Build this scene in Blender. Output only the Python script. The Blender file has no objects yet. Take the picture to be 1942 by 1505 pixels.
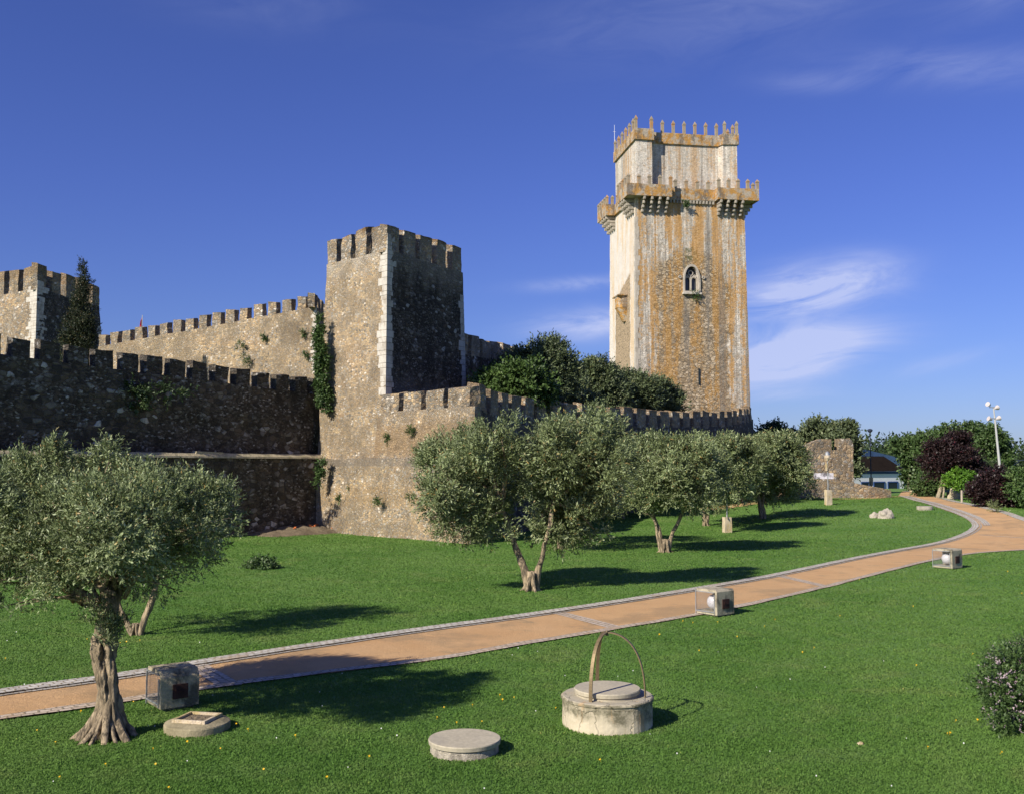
import bpy, bmesh, math, random
import numpy as np
from mathutils import Vector, Matrix, noise
R = math.radians
scene = bpy.context.scene
COL = scene.collection
random.seed(7)
rng = np.random.default_rng(7)

# ------------------------------------------------------------------ camera
F = 1900.0; CX, CY = 971.0, 752.5; PITCH = math.atan((885 - CY) / F); H = 4.0
cam = bpy.data.cameras.new('camera'); co = bpy.data.objects.new('camera', cam); COL.objects.link(co)
cam.sensor_width = 36; cam.lens = 36 * F / 1942; cam.clip_start = .1; cam.clip_end = 6000
co.location = (0, 0, H); co.rotation_euler = (R(90) + PITCH, 0, 0)
scene.camera = co

# ------------------------------------------------------------------ sun + sky
SUN_EL, SUN_AZ = 33, 225      # azimuth clockwise from +Y, the direction the sun stands in
sd = Vector((math.sin(R(SUN_AZ)) * math.cos(R(SUN_EL)), math.cos(R(SUN_AZ)) * math.cos(R(SUN_EL)), math.sin(R(SUN_EL))))
sl = bpy.data.lights.new('sun', 'SUN'); so = bpy.data.objects.new('sun', sl); COL.objects.link(so)
sl.energy = 5.0; sl.angle = R(.5); sl.color = (1, .93, .80)
so.rotation_euler = (-sd).to_track_quat('-Z', 'Y').to_euler()
so.location = (-30, -30, 60)
world = bpy.data.worlds.new('World'); scene.world = world; world.use_nodes = True
wn, wl = world.node_tree.nodes, world.node_tree.links
bg = wn['Background']
sky = wn.new('ShaderNodeTexSky'); sky.sky_type = 'NISHITA'; sky.sun_disc = False
sky.sun_elevation = R(SUN_EL); sky.sun_rotation = R(SUN_AZ); sky.air_density = 1.0; sky.dust_density = .35; sky.ozone_density = 2.5
bg.inputs[1].default_value = .072

def wmath(op, a, b=None, c=None):
    n = wn.new('ShaderNodeMath'); n.operation = op
    for i, v in enumerate((a, b, c)):
        if v is None: continue
        if isinstance(v, (int, float)): n.inputs[i].default_value = v
        else: wl.new(v, n.inputs[i])
    return n.outputs[0]
tint = wn.new('ShaderNodeMix'); tint.data_type = 'RGBA'; tint.blend_type = 'MULTIPLY'; tint.inputs[0].default_value = 1
wl.new(sky.outputs[0], tint.inputs[6])
# real wisps of cirrus, laid out by direction on the sky itself
tc = wn.new('ShaderNodeTexCoord'); sep = wn.new('ShaderNodeSeparateXYZ'); wl.new(tc.outputs['Generated'], sep.inputs[0])
az = wmath('MULTIPLY', wmath('ARCTAN2', sep.outputs[0], sep.outputs[1]), 57.2958)
el = wmath('MULTIPLY', wmath('ARCSINE', sep.outputs[2]), 57.2958)
tr_ = wn.new('ShaderNodeValToRGB'); wl.new(wmath('DIVIDE', el, 30.0), tr_.inputs[0]); wl.new(tr_.outputs[0], tint.inputs[7])
tr_.color_ramp.elements[0].color = (.52, .63, 1.08, 1); tr_.color_ramp.elements[1].color = (.53, .60, 1.22, 1); tr_.color_ramp.elements[1].position = .5
cmb = wn.new('ShaderNodeCombineXYZ')
wl.new(wmath('MULTIPLY', wmath('ADD', az, wmath('MULTIPLY', el, .5)), .085), cmb.inputs[0])
wl.new(wmath('MULTIPLY', wmath('SUBTRACT', el, wmath('MULTIPLY', az, .12)), .30), cmb.inputs[1])
cn = wn.new('ShaderNodeTexNoise'); cn.inputs['Scale'].default_value = 1.6; cn.inputs['Detail'].default_value = 10
cn.inputs['Roughness'].default_value = .62; cn.inputs['Distortion'].default_value = .9
wl.new(cmb.outputs[0], cn.inputs['Vector'])
def blob(a0, e0, sa, se, amp, tilt=0.0):
    da = wmath('DIVIDE', wmath('SUBTRACT', az, a0), sa)
    de = wmath('DIVIDE', wmath('SUBTRACT', wmath('SUBTRACT', el, e0), wmath('MULTIPLY', wmath('SUBTRACT', az, a0), tilt)), se)
    r2 = wmath('ADD', wmath('MULTIPLY', da, da), wmath('MULTIPLY', de, de))
    return wmath('MULTIPLY', wmath('EXPONENT', wmath('MULTIPLY', r2, -1)), amp)
tot = None
for b in ((16.6, 9.6, 3.5, 1.15, 2.6, .10), (15.4, 6.1, 3.9, 1.2, 3.2, .16), (19.2, 10.5, 1.6, .8, .6, .1), (3.8, 10.4, 2.8, .35, .8, .05), (4.4, 8.1, 3.2, .75, 1.3, .08),
          (24.5, 20.4, 6.0, .9, .34, -.12), (12, 24.5, 10, 2.0, .22, .05), (-15, 25, 6, 1.5, .12, 0), (14.5, 4.0, 3, .35, .5, 0), (23, 5.4, 2.6, .4, .35, .2), (27, 23.5, 3, 1, .25, .2), (17, 20.5, 2.5, .5, .3, -.1)):
    v = blob(*b); tot = v if tot is None else wmath('ADD', tot, v)
cl = wmath('MULTIPLY', tot, wmath('MAXIMUM', wmath('MULTIPLY', wmath('SUBTRACT', cn.outputs[0], .28), 1.9), 0.0))
cl = wmath('MINIMUM', cl, .72)
mixc = wn.new('ShaderNodeMix'); mixc.data_type = 'RGBA'; wl.new(cl, mixc.inputs[0])
wl.new(tint.outputs[2], mixc.inputs[6]); mixc.inputs[7].default_value = (6.3, 6.9, 9.8, 1)
wl.new(mixc.outputs[2], bg.inputs[0])
scene.view_settings.view_transform = 'Standard'; scene.view_settings.look = 'None'
scene.view_settings.exposure = 0.42; scene.view_settings.gamma = 1
scene.render.engine = 'CYCLES'
scene.cycles.max_bounces = 6; scene.cycles.diffuse_bounces = 3; scene.cycles.transparent_max_bounces = 8

# ------------------------------------------------------------------ helpers
def ray(px, py):
    x = (px - CX) / F; u = (CY - py) / F
    return Vector((x, math.cos(PITCH) - math.sin(PITCH) * u, math.sin(PITCH) + math.cos(PITCH) * u))
def at(px, py, D):
    r = ray(px, py); return Vector((0, 0, H)) + r * (D / r.y)
def terr(x, y):
    t = (y + .5 * x - 62) / 40.0
    t = min(1, max(0, t)); s = t * t * (3 - 2 * t)
    return 1.1 * s + .035 * math.sin(x * .31 + 1) * math.sin(y * .23) * min(1, max(0, (y - 8) / 10))
def ground(px, py):
    r = ray(px, py); t = 4.0; st = .5
    while t < 600:
        if H + r.z * (t + st) < terr(r.x * (t + st), r.y * (t + st)): break
        t += st; st = .2 + t * .01
    a, b = t, t + st
    for _ in range(30):
        m = (a + b) / 2
        if H + r.z * m < terr(r.x * m, r.y * m): b = m
        else: a = m
    p = Vector((0, 0, H)) + r * a; p.z = terr(p.x, p.y)
    return p
def tag(o, label=None, cat=None, group=None, kind=None):
    if label: o['label'] = label
    if cat: o['category'] = cat
    if group: o['group'] = group
    if kind: o['kind'] = kind
    return o
def empty(name, loc, label, cat, group=None, rz=0):
    o = bpy.data.objects.new(name, None); COL.objects.link(o); o.location = loc; o.rotation_euler = (0, 0, rz)
    o.empty_display_size = .3
    return tag(o, label, cat, group)
def link(name, me, m=None, parent=None, loc=None, rz=0, smooth=False):
    o = bpy.data.objects.new(name, me); COL.objects.link(o)
    if m: 
        for q in (m if isinstance(m, (list, tuple)) else [m]): me.materials.append(q)
    if parent: o.parent = parent
    if loc is not None: o.location = loc
    o.rotation_euler = (0, 0, rz)
    if smooth: me.polygons.foreach_set('use_smooth', [True] * len(me.polygons))
    return o
def obj(name, bm, m=None, parent=None, loc=None, rz=0, smooth=False, weld=0):
    if weld: bmesh.ops.remove_doubles(bm, verts=bm.verts, dist=weld)
    bmesh.ops.recalc_face_normals(bm, faces=bm.faces)
    me = bpy.data.meshes.new(name); bm.to_mesh(me); bm.free()
    return link(name, me, m, parent, loc, rz, smooth)
def disp(v, amp, fr=.8, fine=.35):
    n = noise.noise_vector(v * fr) * amp
    n2 = noise.noise_vector(v * fr * 4.7 + Vector((9, 3, 5))) * amp * fine
    return v + n + n2
def box(bm, c, s, rz=0, bevel=0):
    m = Matrix.Translation(c) @ Matrix.Rotation(rz, 4, 'Z') @ Matrix.Diagonal((*s, 1))
    r = bmesh.ops.create_cube(bm, size=1, matrix=m)
    if bevel:
        es = list({e for v in r['verts'] for e in v.link_edges})
        bmesh.ops.bevel(bm, geom=es, offset=bevel, segments=2, affect='EDGES', profile=.6)
def prism(bm, bot, top, seg=.5, amp=.05, fr=.8, off=Vector((0, 0, 0)), cap_bot=False, mat=0):
    """bot/top: equal lists of 3D points in order; sides become displaced grids."""
    n = len(bot); bot = [Vector(p) for p in bot]; top = [Vector(p) for p in top]
    hmax = max((top[i] - bot[i]).length for i in range(n)); nz = max(1, int(round(hmax / seg)))
    ring = []
    for i in range(n):
        j = (i + 1) % n; L = max((bot[j] - bot[i]).length, (top[j] - top[i]).length); k = max(1, int(round(L / seg)))
        for a in range(k): ring.append((i, j, a / k))
    rows = []
    for r in range(nz + 1):
        t = r / nz; row = []
        for i, j, s in ring:
            a = bot[i].lerp(bot[j], s); b = top[i].lerp(top[j], s); v = a.lerp(b, t)
            row.append(bm.verts.new(disp(v + off, amp, fr) - off if amp else v))
        rows.append(row)
    m = len(ring)
    for r in range(nz):
        for q in range(m):
            f = bm.faces.new((rows[r][q], rows[r][(q + 1) % m], rows[r + 1][(q + 1) % m], rows[r + 1][q])); f.material_index = mat
    f = bm.faces.new(rows[-1]); f.material_index = mat
    if cap_bot: bm.faces.new(list(reversed(rows[0])))
    return rows
def tube(bm, pts, rad, sides=8, lobes=0., seed=0, cap=True, tw=0.):
    pts = [Vector(p) for p in pts]; rings = []
    up = Vector((0, 0, 1)); prev = None
    for i, p in enumerate(pts):
        d = (pts[min(i + 1, len(pts) - 1)] - pts[max(i - 1, 0)]).normalized()
        a = prev if prev else (Vector((1, 0, 0)) if abs(d.x) < .8 else Vector((0, 1, 0)))
        a = (a - d * a.dot(d)).normalized(); b = d.cross(a); prev = a
        row = []
        for k in range(sides):
            th = 2 * math.pi * k / sides
            r = rad[i]
            if lobes:
                r *= 1 + lobes * (noise.noise(Vector((math.cos(th + tw * i) * 1.6 + seed, math.sin(th + tw * i) * 1.6, p.z * .9))) + .5 * noise.noise(Vector((math.cos(th) * 4 + seed, math.sin(th) * 4, p.z * 2.5))))
            row.append(bm.verts.new(p + (a * math.cos(th) + b * math.sin(th)) * r))
        rings.append(row)
    for i in range(len(rings) - 1):
        for k in range(sides):
            bm.faces.new((rings[i][k], rings[i][(k + 1) % sides], rings[i + 1][(k + 1) % sides], rings[i + 1][k]))
    if cap: bm.faces.new(rings[-1]); bm.faces.new(list(reversed(rings[0])))
def smooth_path(pts, n):
    pts = [Vector(p) for p in pts]; out = []
    m = len(pts) - 1
    for i in range(n + 1):
        t = i / n * m; k = min(int(t), m - 1); u = t - k
        p0 = pts[max(k - 1, 0)]; p1 = pts[k]; p2 = pts[k + 1]; p3 = pts[min(k + 2, m)]
        out.append(.5 * ((2 * p1) + (p2 - p0) * u + (2 * p0 - 5 * p1 + 4 * p2 - p3) * u * u + (3 * p1 - p0 - 3 * p2 + p3) * u ** 3))
    return out
def lerpl(l, n):
    return [float(v) for v in np.interp(np.linspace(0, 1, n + 1), np.linspace(0, 1, len(l)), l)]
def lathe(bm, prof, sides=32, c=(0, 0, 0), sq=0):
    rows = []
    for r, z in prof:
        rows.append([bm.verts.new((c[0] + r * math.cos(2 * math.pi * k / sides), c[1] + r * math.sin(2 * math.pi * k / sides), c[2] + z)) for k in range(sides)])
    for i in range(len(rows) - 1):
        for k in range(sides):
            bm.faces.new((rows[i][k], rows[i][(k + 1) % sides], rows[i + 1][(k + 1) % sides], rows[i + 1][k]))
    bm.faces.new(rows[-1]); bm.faces.new(list(reversed(rows[0])))

# ------------------------------------------------------------------ materials
class NT:
    def __init__(s, name):
        s.m = bpy.data.materials.new(name); s.m.use_nodes = True; s.t = s.m.node_tree; s.n = s.t.nodes; s.l = s.t.links
        s.b = s.n['Principled BSDF']; s.b.inputs['Roughness'].default_value = .9; s.b.inputs['Specular IOR Level'].default_value = .25
    def new(s, ty, **kw):
        n = s.n.new(ty)
        for k, v in kw.items(): setattr(n, k, v)
        return n
    def set(s, sock, v):
        if isinstance(v, bpy.types.NodeSocket): s.l.new(v, sock)
        elif isinstance(v, (tuple, list)) and len(v) == 3 and sock.type == 'RGBA': sock.default_value = (*v, 1)
        else: sock.default_value = v
    def coord(s, kind='Object'):
        return s.new('ShaderNodeTexCoord').outputs[kind]
    def mapping(s, vec, scale=(1, 1, 1), loc=(0, 0, 0), rot=(0, 0, 0)):
        n = s.new('ShaderNodeMapping'); s.l.new(vec, n.inputs[0]); n.inputs['Scale'].default_value = scale; n.inputs['Location'].default_value = loc; n.inputs['Rotation'].default_value = rot
        return n.outputs[0]
    def noise(s, vec, scale, detail=5, rough=.6, dist=0, out=0):
        n = s.new('ShaderNodeTexNoise'); s.l.new(vec, n.inputs['Vector']); n.inputs['Scale'].default_value = scale
        n.inputs['Detail'].default_value = detail; n.inputs['Roughness'].default_value = rough; n.inputs['Distortion'].default_value = dist
        return n.outputs[out]
    def ramp(s, fac, stops, interp='LINEAR'):
        n = s.new('ShaderNodeValToRGB'); s.l.new(fac, n.inputs[0]); cr = n.color_ramp; cr.interpolation = interp
        while len(cr.elements) < len(stops): cr.elements.new(.5)
        for e, (p, c) in zip(cr.elements, stops):
            e.position = p; e.color = (*c, 1) if isinstance(c, (tuple, list)) else (c, c, c, 1)
        return n.outputs[0]
    def mix(s, f, a, b, mode='MIX'):
        n = s.new('ShaderNodeMix', data_type='RGBA', blend_type=mode); s.set(n.inputs[0], f); s.set(n.inputs[6], a); s.set(n.inputs[7], b); return n.outputs[2]
    def math(s, op, a, b=0., clamp=False):
        n = s.new('ShaderNodeMath', operation=op); n.use_clamp = clamp; s.set(n.inputs[0], a); s.set(n.inputs[1], b); return n.outputs[0]
    def vadd(s, a, b):
        n = s.new('ShaderNodeVectorMath', operation='ADD'); s.l.new(a, n.inputs[0]); s.l.new(b, n.inputs[1]); return n.outputs[0]
    def vscale(s, a, k):
        n = s.new('ShaderNodeVectorMath', operation='SCALE'); s.l.new(a, n.inputs[0]); n.inputs['Scale'].default_value = k; return n.outputs[0]
    def vor(s, vec, scale, feature='F1', rand=1.):
        n = s.new('ShaderNodeTexVoronoi', feature=feature); s.l.new(vec, n.inputs['Vector']); n.inputs['Scale'].default_value = scale; n.inputs['Randomness'].default_value = rand; return n
    def sep(s, v):
        n = s.new('ShaderNodeSeparateXYZ'); s.l.new(v, n.inputs[0]); return n.outputs
    def bump(s, h, dist=.05, strength=1.):
        n = s.new('ShaderNodeBump'); s.l.new(h, n.inputs['Height']); n.inputs['Distance'].default_value = dist; n.inputs['Strength'].default_value = strength
        s.l.new(n.outputs[0], s.b.inputs['Normal'])
    def step(s, v, a, b):
        n = s.new('ShaderNodeMapRange', interpolation_type='SMOOTHSTEP'); s.set(n.inputs[0], v); n.inputs[1].default_value = a; n.inputs[2].default_value = b; return n.outputs[0]
    def base(s, c): s.set(s.b.inputs['Base Color'], c)

def wall_coord(s):
    # object coordinates plus the object's own location, so that repeats do not repeat their stones
    oi = s.new('ShaderNodeObjectInfo')
    return s.vadd(s.coord(), oi.outputs['Location'])
STONES = [(.0, (.17, .155, .13)), (.14, (.26, .235, .195)), (.3, (.36, .265, .165)), (.45, (.47, .345, .205)), (.6, (.31, .22, .135)), (.72, (.42, .385, .33)), (.85, (.52, .39, .225)), (.95, (.70, .63, .53))]
def rubble(name, stones=STONES, mortar=(.48, .36, .235), scale=3.4, zs=1.65, edge=.09, grime=(.06, .052, .045), grime_amt=.35, plaster=.3,
           lichen=0., lz=1.5, extra=None, blotch=(.8, .78, .76), blotch_amt=0.):
    s = NT(name); p = wall_coord(s)
    wob = s.vscale(s.noise(p, 2.2, 3, out=1), .14)
    q = s.mapping(s.vadd(p, wob), (1, 1, zs))
    v = s.vor(q, scale, 'F1', .85); e = s.vor(q, scale, 'DISTANCE_TO_EDGE', .85).outputs[0]
    sc = s.ramp(s.sep(v.outputs['Color'])[0], stones, 'CONSTANT')
    v2 = s.vor(q, scale * 2.6); e2 = s.vor(q, scale * 2.6, 'DISTANCE_TO_EDGE').outputs[0]
    sc2 = s.ramp(s.sep(v2.outputs['Color'])[0], stones, 'CONSTANT')
    big = s.noise(p, .35, 4)
    small = s.step(s.noise(p, .6, 3), .42, .58)
    sc = s.mix(small, sc, sc2)
    f1 = s.noise(p, 14, 6, .7)
    sc = s.mix(1., sc, s.ramp(f1, [(.25, .62), (.75, 1.32)]), 'MULTIPLY')
    en = s.math('ADD', s.mix(small, e, e2), s.math('MULTIPLY', s.math('SUBTRACT', f1, .5), .12))
    mm = s.math('SUBTRACT', 1., s.step(en, edge * .35, edge))
    mc = s.mix(s.noise(p, 3, 4), mortar, tuple(c * .72 for c in mortar))
    c = s.mix(mm, sc, mc)
    pl = s.math('MULTIPLY', s.step(s.noise(s.mapping(p, (1, 1, 1), (5, 2, 8)), .8, 6, .65), .54, .66), plaster)
    c = s.mix(pl, c, mc)
    # weathered tone over metres
    c = s.mix(1., c, s.ramp(big, [(.3, (.74, .72, .70)), (.5, (1, 1, 1)), (.7, (1.15, 1.08, 1.0))]), 'MULTIPLY')
    g = s.math('MULTIPLY', s.step(s.noise(s.mapping(p, (1, 1, .45), (11, 4, 3)), 1.1, 7, .68), .47, .66), grime_amt)
    c = s.mix(g, c, grime)
    if blotch_amt:
        bl = s.math('MULTIPLY', s.step(s.noise(s.mapping(p, (1, 1, 1.6), (31, 14, 3)), 1.5, 5, .7), .60, .68), blotch_amt)
        c = s.mix(bl, c, s.mix(f1, blotch, tuple(k * .5 for k in blotch)))
    if lichen:
        z = s.sep(s.coord())[2]
        lm = s.math('MULTIPLY', s.step(s.math('ADD', z, s.math('MULTIPLY', s.noise(p, 2.5, 5), 1.0)), lz, lz + .4), lichen)
        c = s.mix(lm, c, s.mix(s.noise(p, 6, 5), (.30, .15, .035), (.14, .12, .09)))
    if extra: c = extra(s, p, c, f1)
    s.base(c)
    h = s.math('ADD', s.math('MULTIPLY', s.step(en, 0, .16), .7), s.math('MULTIPLY', f1, .6))
    s.bump(h, .07)
    return s.m
def simple(name, c, var=.25, sc=4, rough=.85, bump=.01, stain=None, stain_amt=.4, metal=0, spec=.25):
    s = NT(name); p = wall_coord(s); f = s.noise(p, sc, 6, .65)
    lo, hi = 1 - var, 1 + var
    cc = s.mix(1., s.ramp(f, [(.25, tuple(k * lo for k in c)), (.75, tuple(min(1, k * hi) for k in c))]), s.ramp(s.noise(p, sc * 9, 3), [(.3, .85), (.7, 1.12)]), 'MULTIPLY')
    if stain:
        cc = s.mix(s.math('MULTIPLY', s.step(s.noise(s.mapping(p, (1, 1, .6), (3, 7, 1)), sc * .7, 6, .7), .48, .62), stain_amt), cc, stain)
    s.base(cc); s.b.inputs['Roughness'].default_value = rough; s.b.inputs['Metallic'].default_value = metal; s.b.inputs['Specular IOR Level'].default_value = spec
    if bump: s.bump(s.math('ADD', f, s.noise(p, sc * 8, 4)), bump)
    return s.m

M = {}
def tower_extra(s, p, c, f1):
    # whitish render left around the merlons, browner and rougher masonry towards the foot
    z = s.sep(p)[2]
    w = s.math('MULTIPLY', s.step(s.math('ADD', z, s.math('MULTIPLY', s.noise(p, .9, 6), 5.)), 18.0, 20.6), .62)
    c = s.mix(w, c, s.mix(f1, (.62, .56, .47), (.34, .30, .25)))
    return c
M['tower_lit'] = rubble('masonry_square_tower', mortar=(.62, .475, .30), scale=5.2, edge=.15, grime_amt=.18, grime=(.16, .13, .09), plaster=.5, extra=tower_extra, blotch_amt=.25, blotch=(.6, .52, .42))
BLK = [(.0, (.045, .038, .03)), (.25, (.09, .076, .058)), (.45, (.14, .118, .09)), (.6, (.06, .05, .038)), (.75, (.20, .18, .15)), (.88, (.12, .085, .055)), (.94, (.36, .34, .31))]  # lichen, plus shade put into the colour, for faces turned from the sun
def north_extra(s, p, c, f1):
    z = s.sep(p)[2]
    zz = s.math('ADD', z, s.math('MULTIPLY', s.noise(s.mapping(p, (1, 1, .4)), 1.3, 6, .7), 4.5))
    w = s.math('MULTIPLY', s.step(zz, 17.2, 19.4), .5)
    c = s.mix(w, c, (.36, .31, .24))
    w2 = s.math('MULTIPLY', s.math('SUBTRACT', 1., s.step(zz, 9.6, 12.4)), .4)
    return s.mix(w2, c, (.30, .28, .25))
M['tower_dark'] = rubble('shaded_lichen_masonry_tower', stones=BLK, mortar=(.085, .07, .052), scale=3.0, edge=.07, grime_amt=.55, grime=(.028, .024, .019), plaster=.1, extra=north_extra, blotch=(.48, .46, .43), blotch_amt=.5)
BLK2 = [(.0, (.055, .047, .038)), (.25, (.115, .096, .072)), (.45, (.075, .058, .04)), (.6, (.19, .17, .14)), (.75, (.13, .10, .07)), (.9, (.34, .32, .29)), (.965, (.48, .46, .43))]  # mossy dark stone for walls out of the sun, shade mixed into its tones
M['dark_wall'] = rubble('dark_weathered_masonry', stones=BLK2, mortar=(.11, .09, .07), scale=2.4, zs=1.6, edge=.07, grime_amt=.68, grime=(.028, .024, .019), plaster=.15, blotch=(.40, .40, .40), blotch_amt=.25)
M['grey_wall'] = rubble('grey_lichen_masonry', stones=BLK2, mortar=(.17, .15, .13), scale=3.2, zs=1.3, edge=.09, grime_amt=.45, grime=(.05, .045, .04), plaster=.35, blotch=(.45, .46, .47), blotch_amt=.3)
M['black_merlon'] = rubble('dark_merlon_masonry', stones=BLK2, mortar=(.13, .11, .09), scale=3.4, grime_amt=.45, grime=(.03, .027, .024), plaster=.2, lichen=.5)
M['grey_merlon'] = rubble('grey_merlon_masonry', mortar=(.33, .28, .22), scale=3.4, grime_amt=.45, grime=(.10, .085, .065), plaster=.4, lichen=.5)
M['tower_merlon'] = rubble('orange_topped_merlon_masonry', mortar=(.50, .43, .34), scale=4, grime_amt=.35, grime=(.15, .12, .09), plaster=.6, lichen=.95, lz=1.85)
M['curtain'] = rubble('ochre_curtain_masonry', mortar=(.60, .46, .29), scale=5.2, edge=.15, grime_amt=.25, grime=(.17, .14, .10), plaster=.4)
def bastion_extra(s, p, c, f1):
    z = s.sep(p)[2]
    zz = s.math('ADD', z, s.math('MULTIPLY', s.math('SUBTRACT', s.noise(p, .7, 5), .5), 1.6))
    band = s.math('MULTIPLY', s.step(zz, 4.5, 4.9), s.math('SUBTRACT', 1., s.step(zz, 6.1, 6.9)))
    c = s.mix(s.math('MULTIPLY', band, .7), c, s.mix(s.noise(p, 2.2, 6, .7), (.19, .115, .05), (.38, .27, .16)))
    band2 = s.math('MULTIPLY', s.step(z, 4.0, 4.1), s.math('SUBTRACT', 1., s.step(z, 4.5, 4.62)))
    c = s.mix(s.math('MULTIPLY', band2, .6), c, (.22, .19, .155))
    band3 = s.math('MULTIPLY', s.step(zz, 1.5, 1.9), s.math('SUBTRACT', 1., s.step(zz, 2.6, 3.3)))
    c = s.mix(s.math('MULTIPLY', band3, s.math('MULTIPLY', s.step(f1, .5, .6), .55)), c, (.58, .34, .10))
    top = s.math('MULTIPLY', s.step(zz, 6.9, 7.2), .35)
    return s.mix(top, c, (.30, .25, .19))
M['bastion'] = rubble('mixed_rubble_bastion_masonry', mortar=(.60, .465, .30), scale=5.0, zs=1.5, edge=.12, grime_amt=.2, grime=(.2, .17, .13), plaster=.3, extra=bastion_extra, blotch=(.75, .68, .58), blotch_amt=.3)
M['ruin'] = rubble('ruined_wall_masonry', mortar=(.40, .31, .205), scale=2.5, zs=1.4, edge=.10, grime_amt=.4, grime=(.13, .11, .08), plaster=.25)
M['quoin'] = simple('white_limestone', (.51, .47, .405), .22, 2.5, stain=(.30, .25, .19), stain_amt=.7)
M['quoin_shade'] = simple('shaded_limestone', (.40, .38, .36), .2, 2.5, stain=(.16, .15, .14), stain_amt=.6)  # darker copy of the corner stone, with shade put into its colour

# --- keep
def keep_mat(name, mode):
    s = NT(name); p = s.coord(); x, y, z = s.sep(p)
    ZW = 25.5     # about the sill height of the big window
    st = s.mapping(p, (.85, .85, .045)); st2 = s.mapping(p, (2.6, 2.6, .12), (7, 3, 1))
    n1 = s.noise(st, 1.0, 6, .62, .15); n2 = s.noise(st2, 1.0, 6, .62, .2)
    f = s.noise(p, 3.2, 8, .75); ff = s.noise(p, 9, 5, .7)
    course = s.vor(s.mapping(s.vadd(p, s.vscale(s.noise(p, 1.4, 3, out=1), .1)), (1, 1, 1.55)), 2.1, 'DISTANCE_TO_EDGE').outputs[0]
    crs = s.math('SUBTRACT', 1., s.step(s.math('ADD', course, s.math('MULTIPLY', ff, .06)), .05, .14))
    white = s.mix(s.step(s.math('ADD', s.math('MULTIPLY', s.noise(s.mapping(p, (3.4, 3.4, .12), (2, 8, 5)), 1., 6, .7), .42), s.math('MULTIPLY', f, .58)), .40, .60), (.27, .24, .195), (.82, .75, .64))
    white = s.mix(s.math('MULTIPLY', s.step(s.noise(p, 1.2, 6, .7), .5, .6), .6), white, (.44, .33, .22))
    c = white
    c = s.mix(s.math('MULTIPLY', s.step(ff, .52, .62), .35), c, (.20, .165, .12))
    grey = s.step(s.math('ADD', n2, s.math('MULTIPLY', s.math('SUBTRACT', f, .5), .28)), .55, .64)
    c = s.mix(s.math('MULTIPLY', grey, .65), c, s.mix(ff, (.10, .095, .09), (.33, .31, .29)))
    osum = s.math('ADD', s.math('ADD', s.math('MULTIPLY', n1, .75), s.math('MULTIPLY', n2, .25)), s.math('MULTIPLY', s.math('SUBTRACT', f, .5), .62))
    osum = s.math('ADD', osum, s.math('MULTIPLY', s.math('SUBTRACT', s.noise(s.mapping(p, (.4, .4, .13), (3, 3, 9)), 1., 5, .6), .5), .55))
    om = s.step(osum, .47, .545)
    dk = s.step(s.math('ADD', s.noise(s.mapping(p, (1.3, 1.3, .022), (17, 9, 3)), 1., 5, .6, .1), s.math('MULTIPLY', s.math('SUBTRACT', f, .5), .2)), .56, .63)
    ocol = s.mix(s.noise(p, 1.6, 5, .7), (.40, .17, .012), (.53, .28, .045))
    if mode == 'front':
        # where the render has fallen away the coursed rubble shows
        cx = s.math('ABSOLUTE', s.math('SUBTRACT', x, 6.9))
        vz = s.math('MULTIPLY', s.math('SUBTRACT', ZW, z), .55)
        mk = s.math('SUBTRACT', s.math('ADD', 2.6, s.math('MINIMUM', s.math('MAXIMUM', vz, 0.), 2.6)), cx)
        mk = s.math('ADD', mk, s.math('MULTIPLY', s.math('SUBTRACT', s.noise(p, .55, 6, .65), .5), 5.5))
        mk = s.math('MULTIPLY', s.step(mk, 0., .9), s.math('SUBTRACT', 1., s.step(s.math('ADD', z, s.math('MULTIPLY', f, 2.)), ZW - .4, ZW + 1.)))
        v = s.vor(s.mapping(p, (1, 1, 1.7)), 2.3); stc = s.ramp(s.sep(v.outputs['Color'])[0], [(0, (.30, .22, .13)), (.25, (.42, .32, .2)), (.5, (.52, .40, .26)), (.7, (.36, .27, .17)), (.85, (.58, .47, .33))], 'CONSTANT')
        stc = s.mix(crs, stc, (.16, .125, .085)); stc = s.mix(1., stc, s.ramp(ff, [(.25, .7), (.75, 1.25)]), 'MULTIPLY')
        om = s.math('MULTIPLY', om, s.math('SUBTRACT', .92, s.math('MULTIPLY', mk, .25)))
        c = s.mix(mk, c, stc)
        c = s.mix(s.math('MULTIPLY', om, .80), c, s.mix(s.math('MULTIPLY', s.step(ff, .55, .65), .35), ocol, (.60, .49, .34)))
        # green growth under the window
        gx = s.math('SUBTRACT', 1., s.step(s.math('ABSOLUTE', s.math('SUBTRACT', x, 6.7)), .3, 1.1))
        gz = s.math('MULTIPLY', s.step(z, 17.5, 20.5), s.math('SUBTRACT', 1., s.step(z, ZW - .3, ZW)))
        gm = s.math('MULTIPLY', s.math('MULTIPLY', gx, gz), s.step(s.noise(p, 1.9, 6, .7), .46, .58))
        c = s.mix(s.math('MULTIPLY', gm, .8), c, (.09, .10, .035))
    elif mode == 'side':
        om = s.math('MULTIPLY', s.step(s.math('ADD', s.math('MULTIPLY', osum, .5), s.math('MULTIPLY', n2, .5)), .50, .58), .65)
        c = s.mix(s.noise(p, 1.2, 7, .7), (.50, .445, .38), (.80, .74, .66))
        c = s.mix(om, c, (.62, .42, .2))
        zz = s.math('ADD', z, s.math('MULTIPLY', y, .35)); nn = s.math('MULTIPLY', s.math('SUBTRACT', s.noise(p, 1.1, 5), .5), 1.6)
        a = s.math('MULTIPLY', s.step(s.math('ADD', y, nn), 2.0, 2.5), s.math('SUBTRACT', 1., s.step(s.math('ADD', y, nn), 8.6, 9.0)))
        b = s.math('SUBTRACT', 1., s.step(s.math('ADD', zz, s.math('MULTIPLY', nn, .4)), 23.0, 23.4))
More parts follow.
